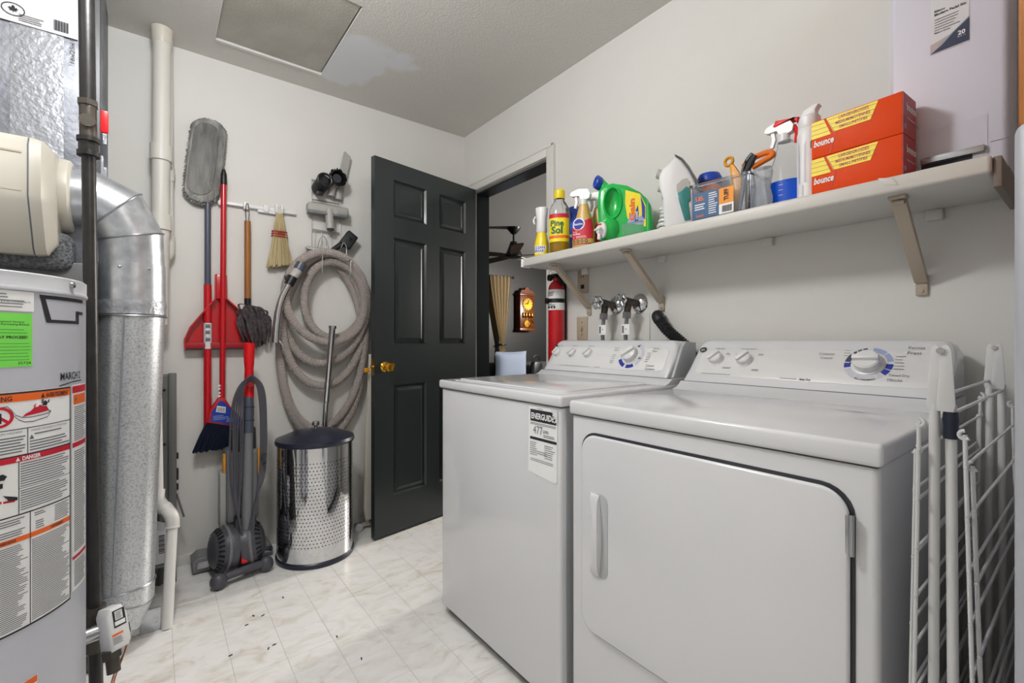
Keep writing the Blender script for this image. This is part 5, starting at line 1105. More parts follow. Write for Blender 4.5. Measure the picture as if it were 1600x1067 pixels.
# ---------------- bottle helper: oval bottle by rings (half width along y, half depth along x)
def bottle(mb, c, prof, n=28, e=2.4):
    rings = []
    for z, wy, wx in prof:
        row = []
        for i in range(n):
            a = 2*math.pi*i/n; ca, sa = math.cos(a), math.sin(a)
            row.append((c[0]+wx*math.copysign(abs(ca)**(2/e), ca), c[1]+wy*math.copysign(abs(sa)**(2/e), sa), c[2]+z))
        rings.append(row)
    mb.loft(rings); return mb
def curved(c, wy, wx, e=2.4, eps=.0012):     # front facing (-x) wrap of an oval bottle: a = metres along +right (-y), b = z
    def f(a, b):
        y = -a; k = min(.98, abs(y)/wy); x = wx*(1-k**e)**(1/e)
        return V((c[0]-x-eps, c[1]+y, c[2]+b))
    return f
def trigger(th, c, s, m1, m2, turn=0, h=.07):
    # spray trigger head on a bottle neck at c; nozzle points along +y (to the left in the photo)
    ca, sa = math.cos(turn), math.sin(turn)
    def P(a, b, w_=0): return V((c[0]+a*sa*s+w_*ca*s, c[1]+a*ca*s-w_*sa*s, c[2]+b*s))
    pr_ = [(-.026, .020), (-.030, .038), (-.018, .058), (.02, .062), (.05, .052), (.056, .040), (.046, .034), (.018, .034), (.010, .018), (-.012, .016)]
    mb = MB(); A = [P(a, b, -.012) for a, b in pr_]; B = [P(a, b, .012) for a, b in pr_]; mb.loft([A, B])
    hd = th.p('spray_head', mb, m1)
    mb = MB(); pr2 = [(.028, .036), (.038, .034), (.034, .01), (.040, -.012), (.032, -.014), (.024, .01)]
    mb.loft([[P(a, b, -.006) for a, b in pr2], [P(a, b, .006) for a, b in pr2]]); th.p('trigger', mb, m2, hd)
    th.p('collar', MB().cyl(P(0, -.006), P(0, .02), .016*s, n=20), m1, hd)
# 1 yellow cleaner with white mist head
c = (1.435, 1.632, SZ); t = Thing('spray_bottle', 'small yellow cleaner bottle with tall white mist head, leftmost on the shelf', 'bottle', c); t.o.rotation_euler = (0, 0, R(28))
b = t.p('body', bottle(MB(), c, [(0, .030, .028), (.004, .034, .032), (.06, .033, .031), (.09, .026, .025), (.115, .020, .020)]), 'yellow')
lf = curved(c, .033, .031); l = t.p('label', MB().grid(lambda a, bb: lf(-.028+.056*a, .012+.036*bb), 8, 1), 'paper', b)
lf2 = curved(c, .033, .031, eps=.002)
p = MB().text('CLEAN', lf2, -.026, .032, .012, .05, 'l', .02).text('FREAK', lf2, -.026, .0165, .012, .05, 'l', .02); t.p('lettering', p, 'inkblue', b)
t.p('mist_head', bottle(MB(), c, [(.112, .021, .021), (.118, .025, .024), (.17, .023, .023), (.215, .029, .024), (.226, .030, .024), (.230, .026, .02)]), 'white')
t.p('lever', MB().tube(smoothpath([(c[0]-.005, c[1]+.028, SZ+.19), (c[0]-.005, c[1]+.038, SZ+.175), (c[0]-.005, c[1]+.034, SZ+.155)]), .005, 8), 'white')
# 2 pine cleaner: clear bottle, yellow label and cap
c = (1.452, 1.529, SZ); t = Thing('cleaner_bottle', 'clear bottle of amber floor cleaner with yellow cap and label', 'bottle', c); t.o.rotation_euler = (0, 0, R(38))
b = t.p('body', bottle(MB(), c, [(0, .040, .036), (.006, .046, .042), (.185, .047, .042), (.205, .044, .040), (.225, .033, .031), (.240, .023, .022), (.248, .020, .020)]), 'glass')
t.p('liquid', bottle(MB(), c, [(.004, .040, .037), (.008, .044, .040), (.05, .045, .040), (.052, .044, .039)]), 'pinefluid', b)
lf = curved(c, .047, .042); l = t.p('label', MB().grid(lambda a, bb: lf(-.045+.09*a, .048+.125*bb), 14, 1), 'ylabel', b)
lf2 = curved(c, .047, .042, eps=.002)
t.p('red_band', MB().grid(lambda a, bb: lf2(-.045+.09*a, .155+.018*bb), 14, 1), 'redink', b); t.p('orange_band', MB().grid(lambda a, bb: lf2(-.045+.09*a, .064+.012*bb), 14, 1), 'orangeink', b)
lf3 = curved(c, .047, .042, eps=.003)
p = MB().text('Pine', lf3, -.035, .118, .026, .06, 'l', .03).text('Sol', lf3, -.032, .085, .030, .052, 'l', .04); t.p('lettering', p, 'darkgreen', b)
t.p('cap', MB().lathe([(0, .29), (.020, .29), (.024, .285), (.025, .252), (.024, .248), (0, .248)], c, n=32), 'yellow')
# 3 blue spray bottle behind
c = (1.57, 1.545, SZ); t = Thing('spray_bottle', 'blue spray bottle half hidden behind the clear cleaner bottle', 'bottle', c)
b = t.p('body', bottle(MB(), c, [(0, .032, .03), (.004, .036, .034), (.13, .036, .034), (.165, .024, .024), (.18, .018, .018)]), 'blue'); t.p('label', MB().grid(lambda a, bb: curved(c, .036, .034)(-.033+.066*a, .09+.012*bb), 8, 1), 'paper', b)
trigger(t, (c[0], c[1], SZ+.18), 1.0, 'blue', 'blue')
# 4,5 carpet cleaner spray bottles, gold with red label
def gold_spray(c, lab, full):
    t = Thing('spray_bottle', lab, 'bottle', c, 'gold spray bottles with red labels'); t.o.rotation_euler = (0, 0, R(26))
    b = t.p('body', bottle(MB(), c, [(0, .044, .026), (.005, .049, .030), (.09, .048, .030), (.125, .036, .026), (.145, .029, .023), (.185, .019, .018)]), 'gold')
    lf = curved(c, .049, .030, eps=.001); mb = MB()
    def q(a, bb):
        z0, z1 = .012, .085+.04*a
        A = -.046+.092*a
        k = 1 if z1*bb < .09 else .8
        w_ = .049 if (z0+(z1-z0)*bb) < .09 else .049-(.013*((z0+(z1-z0)*bb)-.09)/.035)
        return curved(c, w_, .030, eps=.001)(max(-w_*.93, min(w_*.93, A)), z0+(z1-z0)*bb)
    l = t.p('label', mb.grid(q, 12, 8), 'redink', b)
    if full:
        l2 = curved(c, .049, .030, eps=.002); l3 = curved(c, .049, .030, eps=.003)
        t.p('label_emblem', MB().poly(l2, [(-.014+.028*math.cos(R(a)), .098+.026*math.sin(R(a))) for a in range(0, 360, 20)]), 'paper', l)
        p = MB().poly(l3, [(-.014+.023*math.cos(R(a)), .098+.021*math.sin(R(a))) for a in range(0, 360, 20)]); t.p('emblem_centre', p, 'inkblue', l)
        l4 = curved(c, .049, .030, eps=.004); p = MB().text('Resolve', l4, -.034, .093, .010, .04, 'l', .02); p.text('Multi', l2, -.040, .063, .006, .02).text('Surface', l2, -.040, .053, .008, .034, 'l', .02); p.lines(l2, -.04, .04, .03, .05, .005, .3, 3, .2)
        t.p('lettering', p, 'paper', l)
        t.p('gold_band', MB().grid(lambda a, bb: l2(-.046+.092*a, .016+.018*bb), 12, 1), 'gold', l)
        p = MB()
        for i in range(4):
            x0 = -.034+.018*i; seg_ring(p, lambda a, bb, x0=x0: l3(x0+a, .025+bb), .004, .007, 0, 360, 10)
        t.p('label_icons', p, 'ink', l)
    trigger(t, (c[0], c[1], SZ+.188), 1.05, 'white', 'white')
    return t
gold_spray((1.445, 1.372, SZ), 'front gold spray bottle with red label beside the amber cleaner', True)
gold_spray((1.53, 1.362, SZ), 'gold spray bottle behind its twin and next to the green jug', False)
# 6 green detergent jug lying by its tap
t = Thing('detergent_jug', 'large green detergent jug with blue cap and white pouring tap', 'jug', (1.49, 1.14, SZ)); 
body = [(1.273, 1.683), (1.25, 1.703), (1.2, 1.707), (1.126, 1.690), (1.067, 1.66), (1.033, 1.632), (1.015, 1.605), (1.006, 1.55), (1.006, 1.478), (1.14, 1.4755), (1.262, 1.4755), (1.276, 1.578), (1.279, 1.64)]
jb = t.p('body', MB().prism(body, (1.425, 0, 0), (0, 1, 0), (0, 0, 1), (.13, 0, 0), .022, 4), 'green')
# grip recess
gr = MB(); rg = []
for r_, dx in ((1.0, -.001), (.93, .0), (.85, .004), (.6, .008), (.2, .010)):
    rg.append([(1.4235+dx-.002, 1.198+.042*r_*math.cos(R(a)), 1.625+.058*r_*math.sin(R(a))) for a in range(0, 360, 12)])
cut(jb, MB().ell((1.423-1.49, 1.198-1.14, 1.625-SZ), .030, .042, .058, 32, 20)); t.p('grip_rim', MB().tube([(1.423, 1.198+.044*math.cos(R(a)), 1.625+.060*math.sin(R(a))) for a in range(0, 360, 12)], .005, 8, True), 'green', jb)
t.p('vent_neck', MB().cyl((1.475, 1.235, 1.685), (1.475, 1.272, 1.722), .026, .024, n=24), 'green', jb)
t.p('blue_cap', MB().lathe([(0, 0), (.027, 0), (.028, .004), (.027, .026), (.023, .030), (.017, .030), (.016, .026), (.008, .026), (.007, .030), (0, .030)], (1.470, 1.272, 1.718), (-.62, .68, .30), 28), 'blue', jb)
t.p('tap_neck', MB().lathe([(.052, 0), (.050, .02), (.043, .04), (.034, .05), (.032, .06), (0, .06)], (1.455, 1.205, 1.524), (-.75, .62, -.1), 32), 'green', jb)
tpd = V((-.75, .62, -.1)).normalized(); tp0 = V((1.455, 1.205, 1.524))+tpd*.058
t.p('tap', MB().lathe([(0, 0), (.031, 0), (.031, .012), (.022, .016), (.014, .034), (0, .036)], tp0, tpd, 28).obox(tp0+tpd*.034+V((0, 0, .004)), V((.62, .75, 0))*.026, V((0, 0, .004)), tpd*.006, .003).cyl(tp0+tpd*.022, tp0+tpd*.026-V((0, 0, .036)), .009, n=14), 'white', jb, label='white push-button pouring tap'); t.p('tap_button', MB().lathe([(0, 0), (.012, 0), (.010, .010), (0, .012)], tp0+tpd*.016+V((0, 0, .014)), (-.4, .3, .85), 20), 'brightred', jb)
jf = lambda e: (lambda a, b_: V((1.425-e, 1.14-a, 1.475+b_)))
t.p('label', MB().poly(jf(.0012), [(.006, .193), (.076, .172), (.104, .125), (.104, .045), (.034, .059), (.014, .088), (.004, .14)]), 'ylabel', jb)
t.p('label_cloud', MB().poly(jf(.0016), [(.012, .06), (.09, .05), (.10, .095), (.06, .08), (.03, .1)]), 'paleblue', jb)
t.p('label_navy', MB().poly(jf(.002), [(.078, .165), (.10, .122), (.100, .072), (.086, .085), (.084, .125)]).poly(jf(.002), [(.050, .065), (.066, .06), (.07, .1), (.066, .13), (.055, .11)]), 'royal', jb)
p = MB().text('Gain', lambda a, b_: jf(.0026)(.050-b_, .072+a), 0, 0, .026, .085, 'l', .04); t.p('brand_lettering', p, 'orangeink', jb)
p = MB().text('OXI', lambda a, b_: jf(.003)(.066-b_, .075+a), 0, 0, .010, .03, 'l', .03); p.lines(lambda a, b_: jf(.0026)(.114-b_*.6, .03+a), .0, 0, .12, .006, .004, .4, 1, .1); t.p('small_lettering', p, 'paper', jb)
t.o.location = (1.515, 1.20, SZ); t.o.rotation_euler = (0, 0, R(30)); t.o.scale = (1, .79, 1.02)
t = Thing('measuring_cup', 'small clear plastic cup in front of the green jug', 'cup', (1.408, 1.085, SZ))
t.p('cup', MB().prism([(-.042, .001), (.036, .001), (.040, .046), (-.046, .046)], (1.397, 1.085, SZ), u_, k_, (.024, 0, 0), .004), 'binplastic')
# 8 carton behind the iron
c = (1.625, 1.075, SZ); t = Thing('cleaner_carton', 'white and blue bottle peeking out behind the green jug', 'bottle', c)
b = t.p('body', bottle(MB(), c, [(0, .03, .028), (.005, .034, .03), (.14, .034, .03), (.16, .026, .026)]), 'white'); t.p('cap', bottle(MB(), c, [(.158, .026, .026), (.185, .028, .028), (.2, .022, .022)]), 'royal')
# 9 steam iron on its heel, cord wound behind
t = Thing('steam_iron', 'white steam iron standing on its heel with teal water tank', 'iron', (1.46, .90, SZ)); t_iron = t; 
pr_ = [(.92, 1.742), (.895, 1.722), (.872, 1.69), (.85, 1.65), (.835, 1.607), (.850, 1.60), (.856, 1.478), (.957, 1.478), (.963, 1.521), (.968, 1.60), (.980, 1.64), (.982, 1.685), (.968, 1.703), (.940, 1.722)]
ir = t.p('body', MB().prism(pr_, (1.425, 0, 0), (0, 1, 0), (0, 0, 1), (.075, 0, 0), .014, 3), 'white')
t.p('soleplate', MB().tube(smoothpath([(1.462, .922, 1.745), (1.462, .893, 1.724), (1.462, .868, 1.69), (1.462, .845, 1.648), (1.462, .829, 1.602)], 5), .005, 8).prism([(.922, 1.744), (.893, 1.726), (.868, 1.692), (.846, 1.65), (.829, 1.602), (.834, 1.602), (.850, 1.648), (.872, 1.688), (.896, 1.722)], (1.420, 0, 0), (0, 1, 0), (0, 0, 1), (.085, 0, 0)), 'greymetal')
t.p('handle_opening', MB().prism([(.915, 1.636), (.895, 1.652), (.878, 1.655), (.868, 1.64), (.866, 1.60), (.90, 1.596), (.914, 1.612)], (1.4235, 0, 0), (0, 1, 0), (0, 0, 1), (-.0015, 0, 0)), 'hosegrey', ir)
t.p('water_tank', MB().prism([(.915, 1.606), (.898, 1.612), (.880, 1.626), (.868, 1.618), (.866, 1.575), (.874, 1.57), (.866, 1.51), (.886, 1.508)], (1.4255, 0, 0), (0, 1, 0), (0, 0, 1), (-.006, 0, 0), .002), 'teal', ir, label='translucent teal water tank')
t.p('dial', MB().cyl((1.445, .972, 1.685), (1.445, .988, 1.692), .017, n=24).tube([(1.445, .982+.002*math.cos(R(a)), 1.688) for a in (0, 1)], .01, 6), 'hosegrey', ir); t.p('spray_button', MB().cyl((1.45, .972, 1.635), (1.45, .984, 1.64), .012, n=16), 'hosegrey', ir); t.p('foot_screw', MB().cyl((1.424, .945, 1.488), (1.4215, .945, 1.488), .005, n=12), 'midgrey', ir)
cd2 = MB()
for i in range(7):
    z = 1.486+.016*i; rr_ = .034-.002*(i % 2); cd2.tube([(1.555+.038*math.cos(R(a)), 1.034+rr_*.8*math.sin(R(a))+.008*math.sin(i), z+.004*math.sin(R(2*a+40*i))) for a in range(0, 360, 18)], .0065, 8, True)
t.o.location = (1.523, .958, SZ); t.o.rotation_euler = (0, 0, R(28)); t.o.scale = (1, .94, 1.03)
t.pw('cord', cd2, 'white', label='white power cord wound in a stack'); t.pw('plug', MB().box(1.535, 1.005, 1.60, 1.575, 1.05, 1.625, .006), 'panelwhite')
# 10 blue capped thing behind
t = Thing('blue_lidded_jar', 'jar with domed blue lid and orange band behind the plastic bin', 'jar', (1.628, .909, SZ)); c = (1.628, .909, SZ)
t.p('body', bottle(MB(), c, [(0, .036, .034), (.005, .040, .038), (.165, .040, .038), (.175, .038, .036)], e=2), 'orange'); t.p('lid', bottle(MB(), c, [(.185, .032, .03), (.19, .042, .042), (.205, .044, .044), (.222, .036, .036), (.228, .015, .015)], e=2), 'blue'); t.p('neck', bottle(MB(), c, [(.17, .03, .03), (.19, .03, .03)], e=2), 'white')
# 11 plastic bin with printed label, tools inside
t = Thing('plastic_bin', 'clear plastic storage bin with blue and orange label', 'storage bin', (1.48, .755, SZ))
bx = MB(); x0, x1, y0, y1, zt_ = 1.408, 1.545, .66, .846, 1.583
bx.box(x0, y0, SZ+.0006, x1, y1, SZ+.004).box(x0, y0, SZ+.0006, x0+.002, y1, zt_).box(x1-.002, y0, SZ+.0006, x1, y1, zt_).box(x0, y0, SZ+.0006, x1, y0+.002, zt_).box(x0, y1-.002, SZ+.0006, x1, y1, zt_)
bo = t.p('tub', bx, 'binplastic'); t.p('rim', MB().tube([(x0-.003, y0-.004, zt_), (x0-.003, y1+.004, zt_+.006), (x1+.003, y1+.004, zt_+.006), (x1+.003, y0-.004, zt_)], .0055, 8, True), 'binplastic')
bf = lambda e: plane((x0, .8445, SZ), u_, k_, e)
t.p('label_blue', MB().rect(bf(.001), .0, .004, .09, .088), 'labelblue', bo); t.p('label_orange', MB().rect(bf(.001), .0905, .035, .137, .085), 'labelorange', bo); t.p('label_white', MB().rect(bf(.001), .0905, .004, .137, .035), 'paper', bo)
p = MB().text('5.85', bf(.0018), .010, .062, .015, .026, 'l', .02).text('L', bf(.0018), .037, .062, .008).text('Lock', bf(.0018), .014, .010, .009, .026, 'l', .02); t.p('orange_lettering', p, 'orange', bo)
p = MB(); p.lines(bf(.0018), .008, .03, .046, .056, .0075, .45, 1, .2); p.lines(bf(.0018), .056, .012, .086, .084, .007, .4, 1, .4); t.p('white_lettering', p, 'paper', bo)
p = MB().text('TUFF', lambda a, b_: bf(.0018)(.121-b_, .044+a), 0, 0, .014, .036, 'l', .03)
for i in range(12): p.rect(bf(.0018), .101+.0026*i, .009, .1022+.0026*i+.0006*(i % 2), .029)
t.p('black_lettering', p, 'ink', bo)
t = Thing('yellow_tool', 'yellow tool with ring handle sticking out of the plastic bin', 'tool', (1.475, .735, 1.48))
t.p('ring', MB().tube([(1.475, .757+.013*math.cos(R(a)), 1.662+.013*math.sin(R(a))) for a in range(0, 360, 15)], .005, 8, True), 'amber'); t.p('handle', MB().prism([(-.006, .165), (.006, .168), (.034, .122), (.03, .0), (.004, .0), (.0, .122)], (1.47, .748, 1.482), u_, k_, (.012, 0, 0), .003), 'amber')
t = Thing('scissors', 'orange handled scissors with dark grip standing in the plastic bin', 'scissors', (1.50, .69, 1.48))
t.p('dark_grip', MB().tube(smoothpath([(1.49, .722, 1.60), (1.49, .715, 1.635), (1.49, .697, 1.66), (1.49, .686, 1.668)]), [.006]*12+[.0085]*11+[.005]*2, 10), 'black')
t.p('orange_loop', MB().tube(smoothpath([(1.515, .728, 1.645), (1.515, .715, 1.66), (1.515, .68, 1.668), (1.515, .648, 1.668), (1.515, .64, 1.655), (1.515, .67, 1.645), (1.515, .70, 1.635)]), .009, 10), 'orange')
t.p('blades', MB().prism([(-.006, 0), (.006, 0), (.010, .16), (-.010, .16)], (1.50, .71, 1.482), u_, k_, (.006, 0, 0)), 'steel')
t = Thing('pliers', 'dark handled pliers leaning in the right end of the plastic bin', 'tool', (1.46, .675, 1.48))
t.p('grip', MB().tube([(1.452, .692, 1.60), (1.452, .676, 1.628), (1.452, .664, 1.648)], [.007, .010, .007], 10), 'charcoal'); t.p('jaw', MB().tube([(1.452, .712, 1.485), (1.452, .692, 1.605)], [.005, .008], 8), 'steel')
t = Thing('plastic_bag', 'crumpled clear plastic bag of white sticks beside the blue spray bottle', 'bag', (1.44, .67, SZ)); rg = []
for k in range(9):
    z = SZ+.001+.118*k/8; r_ = .023+.003*math.sin(k*1.1); rg.append([(1.432+(r_*.7)*(1+.16*math.sin(R(a*5)+k*.3))*math.cos(R(a)), .632+r_*(1+.14*math.sin(R(a*7)+k*.4))*math.sin(R(a)), z) for a in range(0, 360, 12)])
t.p('bag', MB().loft(rg), 'bag')
# 12 blue liquid spray bottle
c = (1.49, .612, SZ); c = (1.478, .587, SZ); t = Thing('spray_bottle', 'clear spray bottle half full of blue liquid with red trigger head', 'bottle', c)
prof = [(0, .044, .030), (.005, .048, .034), (.10, .047, .034), (.135, .034, .028), (.165, .024, .023), (.195, .020, .019)]
b = t.p('body', bottle(MB(), c, prof), 'clear'); t.p('liquid', bottle(MB(), c, [(.004, .042, .029), (.007, .0462, .0322), (.074, .0458, .0322), (.075, .045, .031)]), 'blueliquid', b)
trigger(t, (c[0], c[1]+.004, SZ+.2), .95, 'white', 'white'); t.p('red_hood', MB().prism([(-.030, .040), (-.034, .056), (.028, .066), (.036, .050), (.030, .046), (-.02, .055)], (c[0]-.013, c[1]-.004, SZ+.197), (0, 1, 0), (0, 0, 1), (.026, 0, 0), .003), 'brightred', label='red hood of the trigger head'); t.p('red_trigger', MB().tube(smoothpath([(c[0], c[1]-.022, SZ+.235), (c[0], c[1]-.030, SZ+.215), (c[0], c[1]-.028, SZ+.185)]), .006, 8), 'brightred')
p = MB(); 
for i in range(4): p.rect(curved(c, .047, .034), -.006, .03+.015*i, .006, .0312+.015*i, 2)
t.p('level_marks', p, 'paper', b)
# 13 white bottle
c = (1.492, .549, SZ); c = (1.47, .530, SZ); t = Thing('white_bottle', 'tall white detergent bottle with printed text between spray bottle and orange boxes', 'bottle', c)
c = (1.475, .522, SZ)
b = t.p('body', bottle(MB(), (c[0], c[1], SZ), [(0, .026, .03), (.005, .030, .034), (.19, .030, .034), (.20, .028, .032), (.21, .024, .028)]), 'white')
t.p('cap', bottle(MB(), (c[0], c[1], SZ), [(.208, .0255, .029), (.212, .027, .031), (.24, .025, .028), (.246, .018, .02)]), 'white'); t.p('pouring_arm', MB().prism([(.028, .205), (.026, .235), (.012, .262), (-.012, .272), (-.026, .268), (-.018, .255), (-.018, .225), (-.006, .215)], (c[0]-.014, c[1], SZ), (0, 1, 0), (0, 0, 1), (.028, 0, 0), .004), 'white')
lw = curved((c[0], c[1], SZ), .030, .034); p = MB(); p.lines(lambda a, b_: lw(-.022+b_, a), .05, 0, .17, .010, .0034, .4, 1, .1); p.lines(lambda a, b_: lw(-.006+b_, a), .05, 0, .17, .010, .0034, .4, 1, .1)
for i in range(8): p.rect(lw, -.022, .016+.0035*i, -.004, .018+.0035*i)
t.p('fine_print', p, 'dialgrey', b); p = MB().poly(lw, [(.013, .142), (.028, .142), (.028, .168), (.020, .172), (.013, .16)]).poly(lw, [(.016, .172), (.02, .19), (.022, .174), (.027, .186), (.027, .172)]); t.p('pineapple_mark', p, 'darkgreen', b)
# 14 orange dryer sheet boxes
def sheet_box(z0, lab):
    X0, X1, Y0, Y1, hh = 1.408, 1.500, .302, .499, .1005
    t = Thing('dryer_sheet_box', lab, 'box', (X0, Y0, z0), 'orange dryer sheet boxes'); t.o.rotation_euler = (0, 0, R(-3.5))
    b = t.p('carton', MB().box(X0, Y0, z0+.0004, X1, Y1, z0+hh, .0015), 'boxorange')
    e = t.p('end_panel', MB().box(X0+.001, Y0-.0012, z0+.001, X1-.001, Y0, z0+hh-.001), 'boxside', b)
    f1, f2, f3 = [plane((X0, Y1, z0), u_, k_, q) for q in (.0008, .0014, .002)]
    w_ = Y1-Y0
    l = t.p('yellow_flash', MB().poly(f1, [(0, .053), (.047, .053), (.030, .098), (0, .098)]).poly(f1, [(.035, .098), (.150, .098), (.134, .057), (.053, .057)]), 'ylabel', b)
    p = MB()
    for k in range(3): p.rect(f2, .0, .0625+.0125*k, .05-.006*k, .0634+.0125*k); p.rect(f2, .052-.005*k, .0665+.0125*k, .146, .0674+.0125*k)
    p.text('LARGE/GROSSES', f2, .065, .086, .0078, .066, 'l', .02).text('MEDIUM/MOYENNES', f2, .058, .0735, .0076, .076, 'l', .02).text('SMALL/PETITES', f2, .066, .0615, .0072, .062, 'l', .02)
    t.p('size_lettering', p, 'boxside', l)
    p = MB().text('bounce', f2, .006, .030, .017, .047, 'l', .03, .15); fe = plane((X0+.025, Y0-.0012, z0), (1, 0, 0), k_, .0006); p.text('bounce', fe, 0, .062, .018, .066, 'l', .03); p.lines(fe, 0, .04, .06, .052, .01, .15, 1, .1)
    t.p('brand_lettering', p, 'paper', b)
    p = MB().rect(fe, -.04, .038, .115, .0395); [p.poly(f2, [(a, c0), (a+.0012, c0), (d+.0012, f), (d, f)]) for a, c0, d, f in ((.044, .002, .058, .05), (.034, .1, .058, .05))]; t.p('fold_lines', p, 'darkred', b)
    t.p('blue_dot', MB().poly(plane((X0+.014, Y0-.0012, z0+.02), (1, 0, 0), k_, .0006), [(.007*math.cos(R(a)), .007*math.sin(R(a))) for a in range(0, 360, 30)]), 'paleblue', b)
    return t
sheet_box(SZ, 'lower orange dryer sheet box resting on the shelf'); sheet_box(SZ+.1012, 'upper orange dryer sheet box stacked on its twin')
# 15 white pedal bin
t = Thing('pedal_bin', 'tall white pedal bin with product sticker at the right end of the shelf', 'bin', (1.6, .245, SZ)); by0, by1 = .138, .352
t.p('body', MB().prism(rrect(by1-by0, .155, .014), (1.5985, (by0+by1)/2, SZ+.001), (0, 1, 0), (1, 0, 0), (0, 0, .58), .004), 'binwhite')
t.p('lid', MB().prism(rrect(by1-by0, .155, .014), (1.5985, (by0+by1)/2, SZ+.583), (0, 1, 0), (1, 0, 0), (0, 0, .02), .006), 'binwhite')
bfp = lambda e: (lambda a, b: V((1.521-e, 1.078*(.298-a), 1.08+(SZ+b-1.08)*1.078)))
t.p('pedal_recess', MB().poly(bfp(.001), [(.02, .004), (.138, .004), (.138, .093), (.10, .092), (.06, .088), (.02, .083)]), 'bincorner'); t.p('pedal', MB().prism([(.03, .012), (.134, .012), (.134, .026), (.03, .026)], (1.5205, .321, SZ+.031), (0, -1.078, 0), (0, 0, 1.078), (-.012, 0, 0), .002), 'steel', label='brushed steel pedal'); t.p('pedal_slot', MB().rect(bfp(.0016), .03, .003, .115, .012), 'ink')
sp = t.p('sticker', MB().rect(bfp(.001), .046, .262, .110, .42), 'paper2', label='product sticker with navy and teal hills')
t.p('sticker_navy', MB().poly(bfp(.0018), [(.046, .263), (.110, .265), (.110, .315), (.085, .295), (.066, .276)]), 'stickernavy', sp); t.p('sticker_teal', MB().poly(bfp(.0016), [(.046, .262), (.08, .294), (.11, .318), (.110, .300), (.085, .284)]), 'stickerteal', sp); t.p('sticker_pink', MB().poly(bfp(.0015), [(.046, .262), (.046, .284), (.062, .288), (.078, .294), (.06, .274)]), 'stickerpink', sp)
p = MB().text('20', bfp(.0024), .092, .284, .009, .012, 'l', .03); p.text('litre / L', bfp(.0024), .092, .279, .003); t.p('sticker_number', p, 'paper', sp)
p = MB().text('Blanc', bfp(.0018), .053, .355, .005, .018, 'l', .02).text('Modern Pedal Bin', bfp(.0018), .053, .347, .0055, .052, 'l', .02).text('Made in Korea', bfp(.0018), .053, .306, .004, .026, 'l', .01); p.lines(bfp(.0018), .053, .312, .10, .343, .006, .2, 1, .4); t.p('sticker_print', p, 'ink', sp)
t.p('side_seam', MB().rect(bfp(.0014), .142, .03, .17, .031), 'inkgrey')

# ================================================================== DRYING RACK
rk_ = Thing('drying_rack', 'white folding wire drying rack squeezed between dryer and freezer', 'drying rack', (1.19, .153, 0))
for x, lab in ((.93, 0), (1.45, 1)):
    for y, yb_ in ((.1615, .164), (.1435, .138)): rk_.p('leg', MB().tube([(x, y, .985), (x, yb_, .008)], .0067, 14), 'rackwhite')
    for s, y in ((1, .157), (-1, .1475)):
        bp_ = MB().prism([(-.006, 1.065), (-.004, 1.071), (.0, 1.074), (.004, 1.071), (.006, 1.065), (.011*1.0, .985), (.009, .975), (-.008, .975), (-.010, .985)], (x-.006-(0 if s > 0 else .004), .153+s*.006, 0), (0, 1, 0), (0, 0, 1), (.004, 0, 0), .001)
        rk_.p('hinge_plate', bp_, 'rackwhite')
    rk_.p('rivet', MB().cyl((x-.013, .153, 1.065), (x+.004, .153, 1.065), .0048, n=16), 'steel')
    for y in (.164, .138): rk_.p('foot_cap', MB().cyl((x, y, 0), (x, y, .02), .0085, n=12), 'midgrey')
rk_.p('tape', MB().lathe([(.0085, 0), (.0095, .008), (.0088, .018), (.0098, .028), (.0085, .04)], (.93, .1435, .935), (0, 0, 1), 14), 'navy', label='dark blue tape wrapped round one leg')
rk_.p('top_bar', MB().tube([(.93, .1635, .992), (1.45, .1635, .992)], .0028, 8).tube([(.93, .1425, .972), (1.45, .1425, .972)], .0028, 8), 'rackwhite')
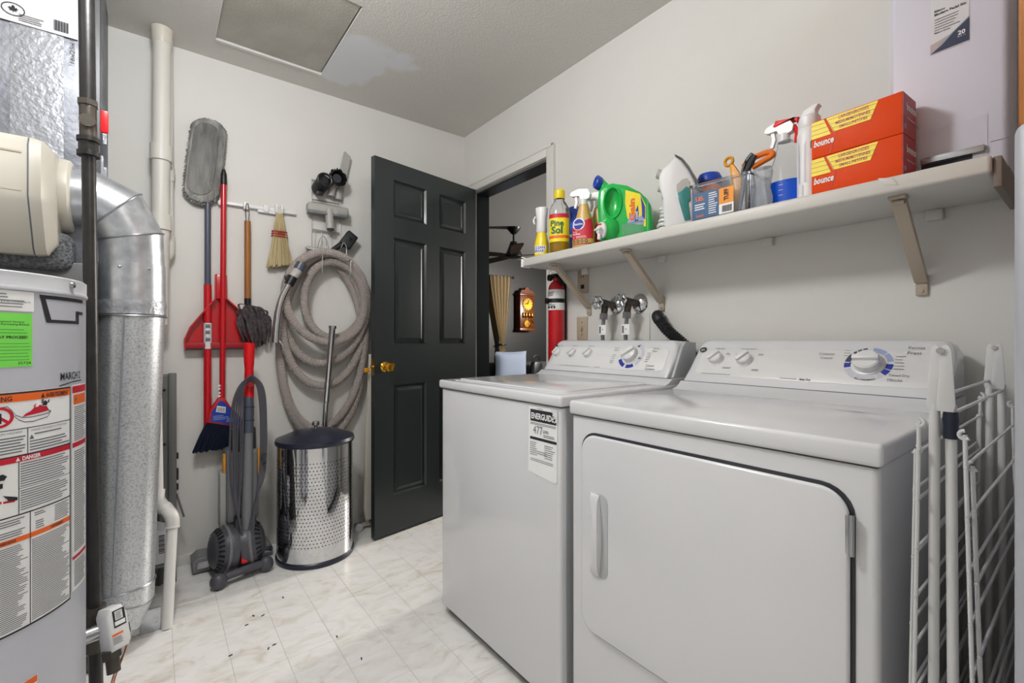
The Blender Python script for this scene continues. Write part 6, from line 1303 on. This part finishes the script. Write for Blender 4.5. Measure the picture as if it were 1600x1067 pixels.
def wing(y_top, y_bot, z_top, z_bot, n, x0, x1):
    P = lambda x, k: V((x, y_top+(y_bot-y_top)*k, z_top+(z_bot-z_top)*k))
    mb = MB()
    s_ = 1 if y_top > .153 else -1
    for x in (x0, x1):
        mb = MB().tube([P(x, i/6) for i in range(7)], .0027, 8); mb.tube([P(x, 0)+V((0, .006*math.sin(R(a))*-s_-.0*1, .006*math.cos(R(a))))+V((0, -.000, 0)) for a in range(0, 250, 25)], .0027, 8); rk_.p('wing_side', mb, 'rackwhite')
    for i in range(n):
        k = (i+.6)/n; a, b = P(x0, k), P(x1, k); rk_.p('wire', MB().tube([a+V((-.007, 0, 0)), a, a.lerp(b, .5), b, b+V((.007, 0, 0))], .0022, 7), 'rackwhite')
wing(.1745, .184, .958, .30, 9, .905, 1.44); wing(.180, .194, .915, .10, 8, .915, 1.46)
wing(.1265, .112, .945, .28, 9, .915, 1.44); wing(.120, .098, .90, .08, 8, .925, 1.46)

# ================================================================== FREEZER AND OAK BOX
fz = Thing('freezer', 'pale grey upright freezer at the right edge of the picture', 'freezer', (1.2, -.25, 0))
fz.p('body', MB().box(.86, -.56, .02, 1.62, .064, 1.337, .012, 3), 'freezer'); fz.p('door', MB().box(.80, -.56, .06, .855, .0695, 1.337, .012, 3), 'freezer'); fz.p('gasket', MB().box(.852, -.555, .065, .863, .060, 1.33), 'midgrey')
fz.p('handle', MB().box(.765, -.52, .75, .78, -.49, 1.1, .005).box(.775, -.52, .77, .803, -.49, .79, .003).box(.775, -.52, 1.06, .803, -.49, 1.08, .003), 'freezer'); fz.p('kick_plate', MB().box(.87, -.54, .0, 1.6, .05, .022), 'charcoal')
ob = Thing('oak_box', 'oak cabinet standing on top of the freezer', 'cabinet', (1.15, -.25, 1.337))
ob.p('carcass', MB().box(.86, -.5, 1.338, 1.38, .0695, 2.2, .003), 'oak'); ob.p('door', MB().box(.842, -.495, 1.345, .858, .0690, 2.19, .003), 'oak'); ob.p('knob', MB().lathe([(0, 0), (.006, 0), (.006, .012), (.014, .018), (.012, .026), (0, .028)], (.842, -.42, 1.6), (-1, 0, 0), 16), 'brass')
